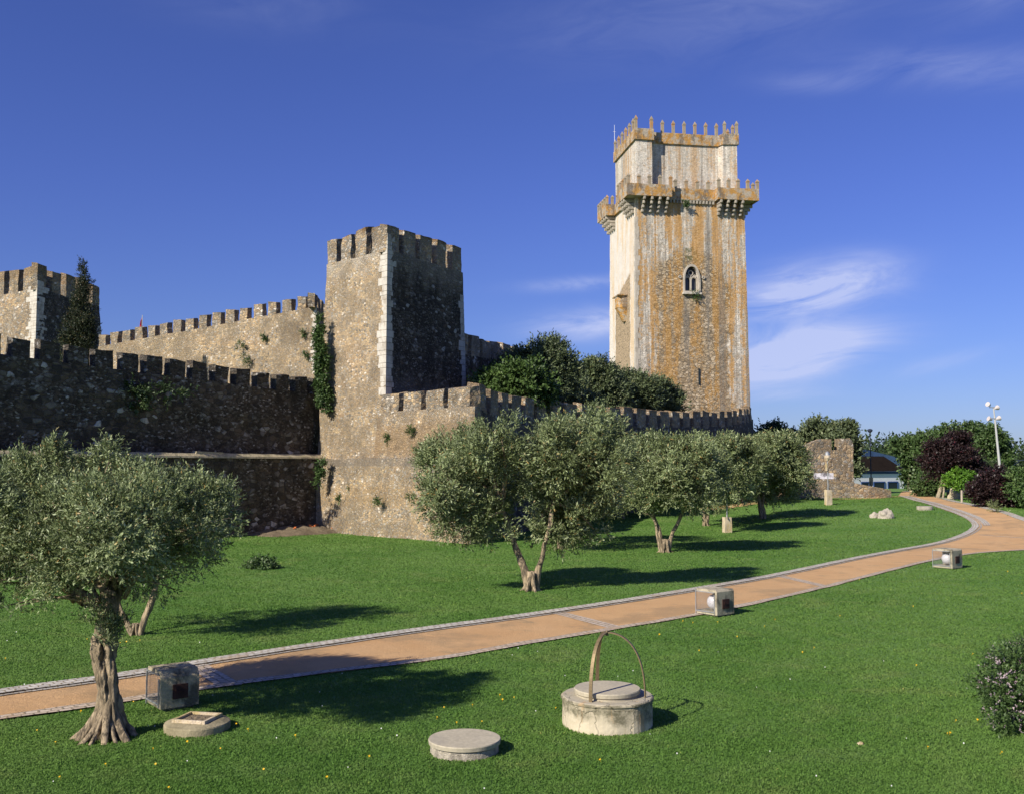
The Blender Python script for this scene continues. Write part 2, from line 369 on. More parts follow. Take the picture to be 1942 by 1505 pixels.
        c = s.mix(s.math('MULTIPLY', a, b), c, s.mix(crs, (.40, .30, .19), (.22, .17, .11)))
    elif mode == 'upper':
        c = s.mix(.25, c, (.74, .69, .61))
        c = s.mix(s.math('MULTIPLY', s.step(osum, .50, .60), .5), c, ocol)
    elif mode == 'parapet':
        c = s.mix(s.math('MULTIPLY', s.step(s.noise(p, 1.3, 7, .75), .44, .56), .85), (.42, .36, .28), ocol)
        c = s.mix(s.math('MULTIPLY', s.step(s.noise(s.mapping(p, (1, 1, .4)), 1.1, 7, .75), .50, .58), .75), c, (.13, .11, .09))
    if mode in ('front', 'upper'): c = s.mix(s.math('MULTIPLY', dk, .6), c, s.mix(ff, (.09, .085, .08), (.26, .24, .21)))
    if mode != 'side':
        c = s.mix(s.math('MULTIPLY', s.math('MULTIPLY', crs, s.step(f, .45, .6)), .30), c, (.14, .11, .08))
        blk = s.noise(s.mapping(p, (1, 1, 3.2)), 2.2, 4, .85)
        c = s.mix(1., c, s.ramp(blk, [(.3, .62), (.5, 1.), (.7, 1.2)]), 'MULTIPLY')
    s.base(c); s.bump(s.math('ADD', s.math('MULTIPLY', crs, -.15), ff), .07)
    return s.m
M['keep_front'] = keep_mat('streaked_render_and_lichen', 'front'); M['keep_side'] = keep_mat('pale_lime_render', 'side')
M['keep_upper'] = keep_mat('pale_streaked_marble', 'upper'); M['keep_parapet'] = keep_mat('orange_lichened_parapet', 'parapet')
M['corbel'] = simple('pale_corbel_stone', (.36, .32, .26), .3, 3, stain=(.1, .09, .07), stain_amt=.4)
M['pinnacle'] = simple('lichened_pinnacle_stone', (.30, .25, .18), .25, 1.5, stain=(.42, .2, .05), stain_amt=.7)
M['dark_glass'] = simple('dark_leaded_glass', (.04, .045, .055), .2, 2, rough=.25, bump=0, spec=.5)
M['tracery'] = simple('pale_tracery_stone', (.46, .41, .34), .15, 3, stain=(.2, .17, .13), stain_amt=.4)

# --- ground
def grass_mat(name, blades=False):
    s = NT(name); p = s.coord()
    big = s.noise(p, .16, 4, .6); mid = s.noise(p, 1.3, 5, .65)
    c = s.mix(s.step(big, .35, .65), (.098, .200, .038), (.135, .240, .054))
    c = s.mix(s.math('MULTIPLY', s.step(mid, .45, .72), .55), c, (.155, .235, .068))
    c = s.mix(s.math('MULTIPLY', s.step(s.noise(s.mapping(p, (1, 1, 1), (40, 7, 0)), .5, 6, .7), .52, .70), .5), c, (.21, .265, .085))
    c = s.mix(s.math('MULTIPLY', s.step(s.noise(s.mapping(p, (1, 1, 1), (4, 27, 0)), .28, 5, .7), .55, .70), .35), c, (.078, .16, .038))
    if blades:
        t = s.new('ShaderNodeAttribute', attribute_name='tint').outputs['Fac']
        c = s.mix(1., c, s.ramp(t, [(0, (.78, .82, .8)), (.6, (1.15, 1.13, 1.05)), (.93, (1.42, 1.32, 1.3)), (1, (3.2, 2.0, 2.2))]), 'MULTIPLY')
    else:
        f = s.noise(p, 22, 6, .75); g = s.noise(s.mapping(p, (1, 1, 1)), 75, 3, .7)
        c = s.mix(1., c, s.ramp(f, [(.28, .78), (.72, 1.28)]), 'MULTIPLY'); c = s.mix(1., c, s.ramp(g, [(.3, .75), (.7, 1.25)]), 'MULTIPLY')
        s.bump(s.math('ADD', f, s.math('MULTIPLY', g, .6)), .025)
    s.base(c); s.b.inputs['Roughness'].default_value = .75; s.b.inputs['Specular IOR Level'].default_value = .2
    if blades:
        tr = s.new('ShaderNodeBsdfTranslucent'); s.l.new(c, tr.inputs[0]); ms = s.new('ShaderNodeMixShader'); ms.inputs[0].default_value = .42
        s.l.new(s.b.outputs[0], ms.inputs[1]); s.l.new(tr.outputs[0], ms.inputs[2]); s.l.new(ms.outputs[0], s.n['Material Output'].inputs[0])
    return s.m
M['lawn'] = grass_mat('mown_lawn'); M['blade'] = grass_mat('grass_blade', True)
def sand_mat():
    s = NT('ochre_sand'); p = s.coord()
    c = s.mix(s.noise(p, .8, 6, .65), (.49, .27, .11), (.64, .42, .22))
    c = s.mix(s.math('MULTIPLY', s.step(s.noise(s.mapping(p, (1, 1, 1), (5, 9, 0)), .35, 6, .65), .50, .62), .7), c, (.38, .25, .13))
    c = s.mix(s.math('MULTIPLY', s.step(s.noise(s.mapping(p, (1, 1, 1), (15, 2, 0)), .9, 8, .75), .56, .66), .5), c, (.28, .22, .13))
    f = s.noise(p, 30, 5, .8); c = s.mix(1., c, s.ramp(f, [(.3, .82), (.7, 1.15)]), 'MULTIPLY')
    s.base(c); s.bump(s.math('ADD', f, s.noise(p, 5, 4)), .025); return s.m
M['sand'] = sand_mat()
def cobble_mat(name, sx=9, pink=False, rows=2):
    s = NT(name); uv = s.coord('UV')
    q = s.vadd(uv, s.vscale(s.noise(s.coord(), 4, 4, out=1), .16))
    br = s.new('ShaderNodeTexBrick'); s.l.new(q, br.inputs['Vector']); br.inputs['Scale'].default_value = 1; br.offset = .5
    br.inputs['Brick Width'].default_value = .19; br.inputs['Row Height'].default_value = .15; br.inputs['Mortar Size'].default_value = .018; br.inputs['Mortar Smooth'].default_value = .4
    br.inputs['Bias'].default_value = 0
    a, b = ((.46, .36, .27), (.58, .48, .38)) if pink else ((.44, .41, .36), (.62, .58, .51))
    br.inputs['Color1'].default_value = (*a, 1); br.inputs['Color2'].default_value = (*b, 1); br.inputs['Mortar'].default_value = (.27, .22, .15, 1)
    p = s.coord(); f = s.noise(p, 16, 5, .7)
    c = s.mix(1., br.outputs[0], s.ramp(f, [(.25, .7), (.75, 1.2)]), 'MULTIPLY')
    c = s.mix(s.math('MULTIPLY', s.step(s.noise(p, 1.3, 5, .7), .52, .64), .5), c, (.40, .27, .15))
    s.base(c); s.bump(s.math('SUBTRACT', s.math('MULTIPLY', f, .5), br.outputs[1]), .012); return s.m
M['cobble'] = cobble_mat('grey_cobbles'); M['cobble_pink'] = cobble_mat('pinkish_cobbles', pink=True)
M['earth'] = simple('bare_brown_earth', (.20, .155, .10), .35, 2, bump=.08)
M['concrete'] = simple('weathered_concrete', (.40, .35, .25), .25, 3, stain=(.10, .09, .065), stain_amt=.85, bump=.012)
M['concrete_dark'] = simple('blackened_concrete', (.44, .38, .25), .25, 3, stain=(.035, .03, .022), stain_amt=.75, bump=.015)
M['lid'] = simple('pale_smooth_concrete', (.42, .37, .27), .1, 2.2, stain=(.30, .27, .22), stain_amt=.4, bump=.004)
M['rough_white'] = simple('rough_whitewashed_mortar', (.60, .53, .42), .3, 9, stain=(.16, .14, .11), stain_amt=.55, bump=.04)
M['steel'] = simple('galvanised_steel', (.42, .43, .43), .15, 6, rough=.45, metal=.6, bump=0)
M['bronze'] = simple('weathered_bronze_strap', (.19, .14, .075), .3, 7, rough=.5, metal=.35, bump=.003)
M['rust'] = simple('rusty_iron_plate', (.050, .022, .017), .5, 7, rough=.75, bump=.006)
M['globe'] = simple('white_opal_plastic', (.58, .56, .58), .03, 3, rough=.18, bump=0, spec=.5)
M['black_iron'] = simple('dark_blue_painted_iron', (.035, .045, .075), .15, 5, rough=.45, bump=0)
M['white_paint'] = simple('white_paint', (.74, .75, .78), .05, 1, rough=.6, bump=0)
M['blue_paint'] = simple('blue_paint', (.035, .075, .20), .1, 2, rough=.6, bump=0)
M['pale_blue_wall'] = simple('pale_blue_grey_render', (.44, .49, .54), .12, .6, stain=(.22, .27, .32), stain_amt=.5, bump=0)
M['roof_dark'] = simple('dark_roof_tiles', (.018, .014, .012), .3, 1.5, rough=1., bump=.03, spec=0)
M['window_dark'] = simple('dark_window', (.02, .03, .035), .2, 1, rough=.3, bump=0)
M['boulder'] = simple('pale_boulder_stone', (.40, .355, .29), .3, 2.2, stain=(.2, .18, .14), stain_amt=.5, bump=.04)
M['pedestal'] = simple('lichened_concrete_pedestal', (.52, .43, .31), .25, 3, stain=(.38, .27, .07), stain_amt=.6, bump=.02)
M['terracotta'] = simple('terracotta_brick', (.55, .16, .05), .3, 5, bump=.01)
M['wood'] = simple('old_grey_wood', (.38, .33, .26), .25, 4, bump=.01)

def bark_mat(name, a=(.30, .25, .19), b=(.09, .075, .06)):
    s = NT(name); p = wall_coord(s)
    q = s.mapping(p, (1, 1, .28)); f = s.noise(q, 12, 7, .72, .6); g = s.noise(q, 4, 5, .65)
    c = s.mix(s.step(f, .40, .58), b, a); c = s.mix(s.math('MULTIPLY', s.step(g, .5, .65), .55), c, tuple(k * .45 for k in a))
    s.base(c); s.bump(s.math('ADD', f, g), .05); return s.m
M['bark'] = bark_mat('gnarled_olive_bark', (.40, .31, .20), (.10, .08, .055)); M['bark_dark'] = bark_mat('dark_bark', (.16, .13, .10), (.05, .04, .03)); M['bark_pale'] = bark_mat('pale_pruned_bark', (.42, .36, .24), (.2, .17, .12))
def leaf_mat(name, stops, trans=.14, rough=.5, spec=.35):
    s = NT(name); t = s.new('ShaderNodeAttribute', attribute_name='tint').outputs['Fac']
    p = s.coord(); g = s.noise(p, .9, 3)
    c = s.ramp(t, stops); c = s.mix(1., c, s.ramp(g, [(.3, .78), (.7, 1.22)]), 'MULTIPLY')
    s.base(c); s.b.inputs['Roughness'].default_value = rough; s.b.inputs['Specular IOR Level'].default_value = spec
    tr = s.new('ShaderNodeBsdfTranslucent'); s.l.new(c, tr.inputs[0]); ms = s.new('ShaderNodeMixShader'); ms.inputs[0].default_value = trans
    s.l.new(s.b.outputs[0], ms.inputs[1]); s.l.new(tr.outputs[0], ms.inputs[2]); s.l.new(ms.outputs[0], s.n['Material Output'].inputs[0]); return s.m
M['olive'] = leaf_mat('silvery_olive_leaf', [(0, (.048, .060, .018)), (.25, (.12, .150, .056)), (.6, (.21, .258, .108)), (.84, (.335, .39, .20)), (.95, (.48, .52, .30)), (1, (.32, .22, .07))])
M['fig'] = leaf_mat('bright_green_leaf', [(0, (.03, .055, .014)), (.5, (.068, .12, .028)), (1, (.12, .18, .05))])
M['dark_leaf'] = leaf_mat('dark_green_leaf', [(0, (.020, .035, .013)), (.5, (.042, .070, .024)), (.9, (.075, .115, .045)), (1, (.12, .14, .06))])
M['mid_leaf'] = leaf_mat('mid_green_leaf', [(0, (.035, .065, .018)), (.5, (.065, .115, .032)), (.9, (.12, .18, .062)), (1, (.17, .2, .08))])
M['cypress'] = leaf_mat('cypress_leaf', [(0, (.012, .02, .009)), (.5, (.028, .04, .016)), (.85, (.05, .06, .022)), (1, (.13, .085, .025))])
M['purple'] = leaf_mat('purple_leaf', [(0, (.010, .006, .006)), (.5, (.026, .013, .013)), (.9, (.05, .03, .028)), (1, (.09, .015, .02))])
M['lime'] = leaf_mat('lime_green_leaf', [(0, (.05, .13, .012)), (.5, (.11, .24, .02)), (1, (.18, .32, .04))])
M['bush_green'] = leaf_mat('shrub_leaf', [(0, (.03, .062, .016)), (.5, (.07, .125, .034)), (1, (.13, .19, .06))])
M['pink'] = leaf_mat('pale_pink_petal', [(0, (.36, .24, .28)), (.5, (.52, .40, .43)), (1, (.68, .58, .60))], trans=.3)
M['yellow'] = leaf_mat('yellow_petal', [(0, (.75, .42, .01)), (1, (.85, .55, .02))], trans=.1)
M['white_petal'] = leaf_mat('white_petal', [(0, (.6, .6, .55)), (1, (.75, .75, .7))], trans=.1)

# ------------------------------------------------------------------ ground
def uneven(a, b, st, far, k):
    v = list(np.arange(a, b + .01, st)); g = 1.25; d = st
    while v[-1] < far: d *= g; v.append(v[-1] + d)
    d = st
    while v[0] > -k: d *= g; v.insert(0, v[0] - d)
    return v
xs = uneven(-45, 75, 1.0, 2500, 2500); ys = uneven(4, 140, 1.0, 4500, 200)
vv = np.array([(x, y, terr(x, y)) for y in ys for x in xs]); nx = len(xs); ny = len(ys)
fi = [(j * nx + i, j * nx + i + 1, (j + 1) * nx + i + 1, (j + 1) * nx + i) for j in range(ny - 1) for i in range(nx - 1)]
me = bpy.data.meshes.new('ground'); me.from_pydata(vv.tolist(), [], fi)
tag(link('ground', me, M['lawn'], smooth=True), kind='structure', label='mown green lawn reaching from the foreground to the castle walls')

def sheet(name, poly, dz, m, step=1.5, uvf=None):
    bm = bmesh.new(); vs = [bm.verts.new((p.x, p.y, 0)) for p in poly]; f = bm.faces.new(vs); f.normal_update()
    bmesh.ops.triangulate(bm, faces=[f])
    x0, x1 = min(p.x for p in poly), max(p.x for p in poly); y0, y1 = min(p.y for p in poly), max(p.y for p in poly)
    for ax, a, b in ((0, x0, x1), (1, y0, y1)):
        t = a + step
        while t < b:
            pc = (t, 0, 0) if ax == 0 else (0, t, 0); no = (1, 0, 0) if ax == 0 else (0, 1, 0)
            bmesh.ops.bisect_plane(bm, geom=bm.verts[:] + bm.edges[:] + bm.faces[:], plane_co=pc, plane_no=no); t += step
    for v in bm.verts: v.co.z = terr(v.co.x, v.co.y) + dz
    for f in bm.faces:
        if f.normal.z < 0: f.normal_flip()
    me = bpy.data.meshes.new(name); bm.to_mesh(me); bm.free()
    return me
Fpx = [(-90, 1324), (0, 1309), (200, 1282), (400, 1250), (600, 1220), (800, 1191), (1000, 1164), (1200, 1134), (1400, 1101), (1600, 1061), (1700, 1042), (1780, 1027), (1824, 1012), (1843, 998), (1836, 986), (1812, 974), (1775, 961), (1737, 950), (1703, 940)]
Npx = [(-90, 1380), (0, 1366), (200, 1338), (480, 1295), (700, 1268), (850, 1249), (1000, 1222), (1180, 1192), (1320, 1168), (1440, 1144), (1560, 1116), (1700, 1080), (1830, 1052), (1942, 1043), (2080, 1036)]
Rpx = [(1712, 931), (1756, 938), (1776, 943), (1802, 950), (1850, 960), (1899, 972), (1940, 987), (2080, 1026)]
FP = smooth_path([ground(*p) for p in Fpx], 120); NP = smooth_path([ground(*p) for p in Npx], 90); RP = smooth_path([ground(*p) for p in Rpx], 40)
link_o = link('sand_path', sheet('sand_path', FP + RP + NP[::-1], .02, None), M['sand']); tag(link_o, kind='structure', label='ochre sand path winding across the lawn')
def ribbon(name, pts, w0, w1, dz, m, label, h=.0, jit=.0):
    bm = bmesh.new(); uvl = bm.loops.layers.uv.new('UVMap'); L = 0; rows = []
    # resample
    q = [pts[0]]
    for p in pts[1:]:
        n = max(1, int((p - q[-1]).length / .5)); a = q[-1]
        for k in range(1, n + 1): q.append(a.lerp(p, k / n))
    for i, p in enumerate(q):
        d = (q[min(i + 1, len(q) - 1)] - q[max(i - 1, 0)]); d.z = 0; d.normalize(); nrm = Vector((d.y, -d.x, 0))
        if i: L += (p - q[i - 1]).length
        row = []
        for s_, w in enumerate((w0, (w0 + w1) / 2, w1)):
            ww = w + (jit * noise.noise(Vector((L * .9, s_ * 7.3, 0))) if s_ != 1 else 0)
            a = p + nrm * ww
            zz = terr(a.x, a.y) + dz
            row.append((bm.verts.new((a.x, a.y, zz)), (L, ww)))
        rows.append(row)
    for i in range(len(rows) - 1):
        for k in range(2):
            c = [rows[i][k], rows[i + 1][k], rows[i + 1][k + 1], rows[i][k + 1]]
            try: f = bm.faces.new([v for v, _ in c])
            except ValueError: continue
            for lp, (_, uv) in zip(f.loops, c): lp[uvl].uv = uv
            if f.normal.z < 0: f.normal_flip()
    me = bpy.data.meshes.new(name); bm.to_mesh(me); bm.free()
    for p in me.polygons:
        pass
    o = link(name, me, m); tag(o, kind='structure', label=label); return o
ribbon('kerb_path_edge', FP, .0, .40, .045, M['cobble'], 'double row of grey cobbles edging the far side of the path', jit=.03)
ribbon('kerb_path_line', FP, .47, .56, .036, M['cobble'], 'single thin line of grey stones inside the cobbled edge', jit=.02)
ribbon('kerb_path_curve', FP[88:], .62, 1.05, .036, M['cobble'], 'extra cobble rows at the bend of the path', jit=.03)
ribbon('kerb_path_verge', NP, -.27, .02, .034, M['cobble_pink'], 'pinkish cobble strip along the near side of the path', jit=.06)
ribbon('kerb_path_border', RP, -.6, .05, .040, M['cobble'], 'grey cobble strip along the far right side of the path', jit=.05)
for a, b, w in (((372, 1262), (437, 1302), .42), ((1062, 1163), (1165, 1190), .42), ((1478, 1092), (1565, 1112), .4)):
    A = ground(*a); B = ground(*b); ribbon('path_cross_strip', [A, B], -w / 2, w / 2, .028, M['cobble_pink'], 'pale cobble strip crossing the sand path', jit=.03)
A = ground(1858, 1014); B = ground(2000, 1024); ribbon('path_cross_strip', [A, B], -.12, .12, .028, M['cobble_pink'], 'thin stone line crossing the wide path at right')
# narrow sandy strip behind the olive trees and along the ramp wall
ribbon('sand_track', smooth_path([ground(1330, 967), ground(1400, 957), ground(1450, 949), ground(1500, 940)], 12), -.9, .9, .03, M['sand'], 'narrow ochre track behind the olive trees', jit=.2)
ribbon('sand_track', smooth_path([ground(1590, 946), ground(1650, 944), ground(1703, 941)], 8), -.5, .9, .03, M['sand'], 'sandy strip along the foot of the ramp wall', jit=.2)

# ------------------------------------------------------------------ grass blades (near lawn)
def in_path(x, y, polyx, polyy):
    ins = np.zeros(len(x), bool); n = len(polyx); j = n - 1
    for i in range(n):
        c = ((polyy[i] > y) != (polyy[j] > y)) & (x < (polyx[j] - polyx[i]) * (y - polyy[i]) / (polyy[j] - polyy[i] + 1e-12) + polyx[i])
        ins ^= c; j = i
    return ins
PP = FP + RP + NP[::-1]; ppx = np.array([p.x for p in PP]); ppy = np.array([p.y for p in PP])
def quads(name, P0, P1, P2, P3, tint, m, parent=None):
    n = len(P0); co_ = np.empty((n, 4, 3), np.float32); co_[:, 0] = P0; co_[:, 1] = P1; co_[:, 2] = P2; co_[:, 3] = P3
    me = bpy.data.meshes.new(name); me.vertices.add(n * 4); me.vertices.foreach_set('co', co_.ravel())
    me.loops.add(n * 4); me.loops.foreach_set('vertex_index', np.arange(n * 4, dtype=np.int32))
    me.polygons.add(n); me.polygons.foreach_set('loop_start', np.arange(0, n * 4, 4, dtype=np.int32)); me.polygons.foreach_set('loop_total', np.full(n, 4, np.int32))
    at_ = me.attributes.new('tint', 'FLOAT', 'FACE'); at_.data.foreach_set('value', tint.astype(np.float32))
    me.update(); me.validate()
    return link(name, me, m, parent)
def terr_np(x, y):
    t = np.clip((y + .5 * x - 62) / 40, 0, 1)
    return 1.1 * t * t * (3 - 2 * t) + .035 * np.sin(x * .31 + 1) * np.sin(y * .23) * np.clip((y - 8) / 10, 0, 1)
NB = 1000000
u = rng.random(NB); y = 10.8 * (105 / 10.8) ** (u ** 1.25); x = (rng.random(NB) * 2 - 1) * (.56 * y + .6)
keep_ = ~in_path(x + .07 * np.sin(x * 5.1 + y * 3) + .03 * rng.normal(size=NB), y + .07 * np.sin(x * 4.3 - y * 6), ppx, ppy); x = x[keep_]; y = y[keep_]; n = len(x)
patch = np.sin(x * 1.7 + np.sin(y * 1.1) * 2) * np.sin(y * 1.9 + x * .6)
h = (.020 + .016 * rng.random(n) + .005 * patch) * (1 + (y - 10) * .012); w = (.005 + .005 * rng.random(n)) * (1 + (y - 10) * .055)
th = rng.random(n) * 2 * np.pi; lean = rng.normal(0, .5, (n, 2)) * h[:, None]
z = terr_np(x, y) - .004
sx, sy = np.cos(th) * w, np.sin(th) * w
b = np.stack([x, y, z], 1); s_ = np.stack([sx, sy, np.zeros(n)], 1); tp = b + np.stack([lean[:, 0], lean[:, 1], h], 1); md = b + np.stack([lean[:, 0] * .3, lean[:, 1] * .3, h * .6], 1)
ti = np.clip(rng.normal(.5, .16, n) + .08 * patch, 0, .97); ti[rng.random(n) < .00015] = 1
g = quads('grass', b, md + s_, tp, md - s_, ti, M['blade']); tag(g, kind='stuff', label='short green grass blades covering the near lawn', cat='grass')

# ------------------------------------------------------------------ foliage generator
def leaves(lobes, n, L, W, sub=18, up=.35, spread=.26, inner=.25, sprig=10, rs=None, droop=0., shell=.62, apow=1.):
    """lobes: (cx,cy,cz,rx,ry,rz). returns 4 corner arrays + tint"""
    g = rs or rng
    lob = np.array(lobes, float); area = (lob[:, 3] * lob[:, 5]) ** apow; pr = area / area.sum()
    ns = max(1, n // sprig)
    # clump centres on the lobes
    K = sub * len(lob); li = g.choice(len(lob), K, p=pr)
    d = g.normal(size=(K, 3)); d[:, 2] += .15; d /= np.linalg.norm(d, axis=1)[:, None]
    rr = shell + (1.02 - shell) * g.random(K) ** .6
    cc = lob[li, :3] + d * lob[li, 3:6] * rr[:, None]
    cr = (lob[li, 3:6].mean(1)) * spread * (.6 + .9 * g.random(K))
    # sprigs round the clump centres
    w = cr ** 2; w /= w.sum(); ci = g.choice(K, ns, p=w)
    e = g.normal(size=(ns, 3)); e /= np.linalg.norm(e, axis=1)[:, None]
    rad = cr[ci] * (g.random(ns) ** .4)
    org = cc[ci] + e * rad[:, None]
    out = d[ci] * .7 + e * .6 + g.normal(0, .35, (ns, 3)); out[:, 2] += up - droop; out /= np.linalg.norm(out, axis=1)[:, None]
    k = sprig; sl_ = L * (2.2 + 2.2 * g.random(ns))
    t = (np.arange(k) / k)[None, :] * np.ones((ns, 1))
    base = org[:, None, :] + out[:, None, :] * (t * sl_[:, None])[:, :, None]
    side = g.normal(size=(ns, k, 3)); side /= np.linalg.norm(side, axis=2)[:, :, None]
    dr = out[:, None, :] * .75 + side * .75; dr /= np.linalg.norm(dr, axis=2)[:, :, None]
    nrm = (d[ci] * .6 + e * .3)[:, None, :] + np.array([0, 0, .5]) + g.normal(0, .38, (ns, k, 3))
    sd_ = np.cross(nrm, dr); sd_ /= (np.linalg.norm(sd_, axis=2)[:, :, None] + 1e-9)
    ll = L * (.65 + .7 * g.random((ns, k)))[:, :, None]; ww = W * (.7 + .6 * g.random((ns, k)))[:, :, None]
    p0 = base; p2 = base + dr * ll; m_ = base + dr * ll * .5; p1 = m_ + sd_ * ww * .5; p3 = m_ - sd_ * ww * .5
    tt = np.clip(g.normal(.48, .17, (ns, k)) + g.normal(0, .1, (ns, 1)) + (g.random(K) * .36 - .18)[ci][:, None], 0, .98)
    tt[g.random((ns, k)) < .02] = 1
    f = lambda a: a.reshape(-1, 3)
    return f(p0), f(p1), f(p2), f(p3), tt.ravel()
def crown(parent, lobes, n, L, W, m, name='crown', seed=0, fill=.12, **kw):
    g = np.random.default_rng(seed); a = leaves(lobes, n, L, W, rs=g, **kw)
    if fill:      # leaves deeper inside the crown, round the branches
        kw2 = dict(kw); kw2.update(shell=.05, spread=.45, sub=14); lb = [(x, y, z, rx * .72, ry * .72, rz * .72) for x, y, z, rx, ry, rz in lobes]
        b = leaves(lb, int(n * fill), L * 1.25, W * 1.7, rs=g, **kw2); a = tuple(np.concatenate([p, q]) for p, q in zip(a, b))
    return quads(name, *a, M[m], parent)
def px_lobes(lst, D, depth=.85, jit=.35, seed=0):
    r = random.Random(seed); out = []
    for l in lst:
        px, py, rx, ry = l[:4]; dd = l[4] if len(l) > 4 else r.uniform(-jit, jit) * rx * D / F
        p = at(px, py, D + dd); k = (D + dd) / F
        out.append((p.x, p.y, p.z, rx * k, rx * k * depth, ry * k))
    return out
def limb(bm, pts, r0, r1, sides=9, lob=.35, seed=0, n=10, pw=1.):
    P = smooth_path(pts, n); rr = [r0 + (r1 - r0) * (i / n) ** pw for i in range(n + 1)]
    for i in range(1, n): P[i] += noise.noise_vector(P[i] * 2.1 + Vector((seed, 0, 0))) * r0 * .35
    tube(bm, P, rr, sides, lob, seed)
def tree(name, label, cat, base, D, trunks, lobes, n, L, W, leaf='olive', bark='bark', group=None, seed=0, twigs=14, roots=6, **kw):
    """base, trunks in photo pixels at depth D turned into real positions; lobes likewise"""
    g = at(*base, D); g.z = terr(g.x, g.y) if not kw.get('z0') else kw['z0']; kw.pop('z0', None)
    root = empty(name, g, label, cat, group)
    lb = px_lobes(lobes, D, seed=seed, jit=1.5 if leaf == 'olive' else .6, depth=1.0); lb = [(a - g.x, b - g.y, c - g.z, d, e, f) for a, b, c, d, e, f in lb]
    bm = bmesh.new(); rd = random.Random(seed)
    tips = []
    for tr in trunks:
        pts = [at(px, py, D + dd) - g for px, py, dd in tr[0]]; pts[0].z = min(pts[0].z, 0) - .1
        if tr[3] if len(tr) > 3 else False: pass
        limb(bm, pts, tr[1] * (.62 if leaf == 'olive' else .8), tr[2] * .7, 14, .4, seed + len(tips), 14, .7); tips.append((pts[-1], tr[2]))
    for i in range(twigs):
        l = lb[i % len(lb)]; tp, r = tips[rd.randrange(len(tips))]
        tgt = Vector((l[0] + rd.uniform(-.5, .5) * l[3], l[1] + rd.uniform(-.5, .5) * l[4], l[2] + rd.uniform(-.4, .5) * l[5]))
        tp2 = min(tips, key=lambda q: (q[0] - tgt).length)
        mid = tp2[0].lerp(tgt, .5) + Vector((rd.uniform(-.2, .2), rd.uniform(-.2, .2), rd.uniform(-.1, .25)))
        limb(bm, [tp2[0], mid, tgt], tp2[1] * .75, .015, 6, .2, seed + i, 6)
    rr0 = max(t[1] for t in trunks) * (.78 if leaf == 'olive' else 1)
    for i in range(roots):
        a = i * 1.05 + rd.uniform(-.2, .2); e = Vector((math.cos(a), math.sin(a), 0)); k = rr0 * rd.uniform(1.05, 1.4)
        limb(bm, [e * rr0 * .45 + Vector((0, 0, rr0 * 2.4)), e * rr0 * .75 + Vector((0, 0, rr0 * 1.0)), e * k * .8 + Vector((0, 0, rr0 * .3)), e * k * 1.2 + Vector((0, 0, -.05))], rr0 * .34, rr0 * .18, 7, .4, a, 6)
    for v in bm.verts: v.co += noise.noise_vector(v.co * (3 / max(rr0, .1)) * .5) * rr0 * .14
    obj('trunk', bm, M[bark], root, smooth=True)
    crown(root, lb, n, L, W, leaf, seed=seed, **kw)
    return root

# ------------------------------------------------------------------ olives
OL = 'olive trees on the lawn'
g1 = at(205, 1385, 15.2); g1.z = terr(g1.x, g1.y)
t1 = empty('olive_tree', g1, 'large gnarled olive with a root-flared trunk beside the sand path at left', 'tree', OL)
lo1 = px_lobes([(a, b + 26 if b < 925 else b + 12 if b < 1000 else b, c, d * .95, e * 1.7 + (.35 if i % 3 == 0 else -.35 if i % 3 == 1 else 0)) for i, (a, b, c, d, e) in enumerate([(50, 950, 95, 80, .3), (-30, 1000, 70, 90, -.2), (120, 895, 60, 45, .2), (75, 897, 36, 32, 0), (225, 905, 55, 42, .3), (285, 930, 70, 55, -.2), (150, 960, 90, 70, -.5), (230, 990, 95, 80, -.7), (330, 975, 70, 60, 0), (395, 965, 50, 55, .1), (425, 985, 30, 40, 0),
                (350, 1020, 65, 55, -.3), (295, 1070, 70, 50, -.2), (210, 1055, 78, 55, -.8), (110, 1045, 78, 58, -.6), (30, 1060, 78, 55, .2), (-40, 1110, 55, 55, 0), (50, 1115, 62, 30, -.4), (15, 1150, 42, 22, -.5), (370, 925, 26, 40, 0), (200, 1010, 120, 80, .9), (90, 1000, 100, 80, .9), (205, 850, 18, 24, .2), (320, 1105, 34, 22, -.2), (25, 905, 34, 28, .2)])], 15.2, seed=3)
lo1 = [(a - g1.x, b - g1.y, c - g1.z, d, e, f) for a, b, c, d, e, f in lo1]
bm = bmesh.new()
P = smooth_path([at(px, py, 15.2 + dd) - g1 for px, py, dd in ((208, 1392, 0), (208, 1340, 0), (203, 1290, 0), (199, 1240, .05), (201, 1195, .05), (204, 1150, 0), (206, 1110, 0))], 34)
P[0].z = -.1
P = smooth_path(P, 80); tube(bm, P, lerpl([.26, .17, .135, .13, .135, .13, .16, .125, .12, .115, .11, .10], 80), 72, .75, 4, tw=.018)
for v in bm.verts:
    q = v.co; a = math.atan2(q.y, q.x); r_ = noise.noise(Vector((math.cos(a) * 3.2 + q.z * .4, math.sin(a) * 3.2, q.z * 1.1))) * .045 + noise.noise(q * 9) * .035 + noise.noise(q * 22) * .012
    v.co += Vector((math.cos(a), math.sin(a), 0)) * r_ * (1 if q.z < 1.6 else .5)
for a, r in ((-2.6, .17), (-2.1, .13), (-1.3, .15), (-.6, .17), (.1, .14), (3.4, .13), (2.4, .12), (1.2, .12), (-1.75, .09), (-.95, .09)):
    e = Vector((math.cos(a), math.sin(a), 0)); k = .33 + .10 * abs(math.sin(a * 2.3))
    limb(bm, [e * .01 + Vector((0, 0, .95 + .2 * math.sin(a * 5))), e * .085 + Vector((0, 0, .55)), e * .13 + Vector((0, 0, .36)), e * .27 + Vector((0, 0, .16)), e * (k + .08) + Vector((0, 0, -.04))], r * .50, r * .34, 10, .5, a * 3, 14)
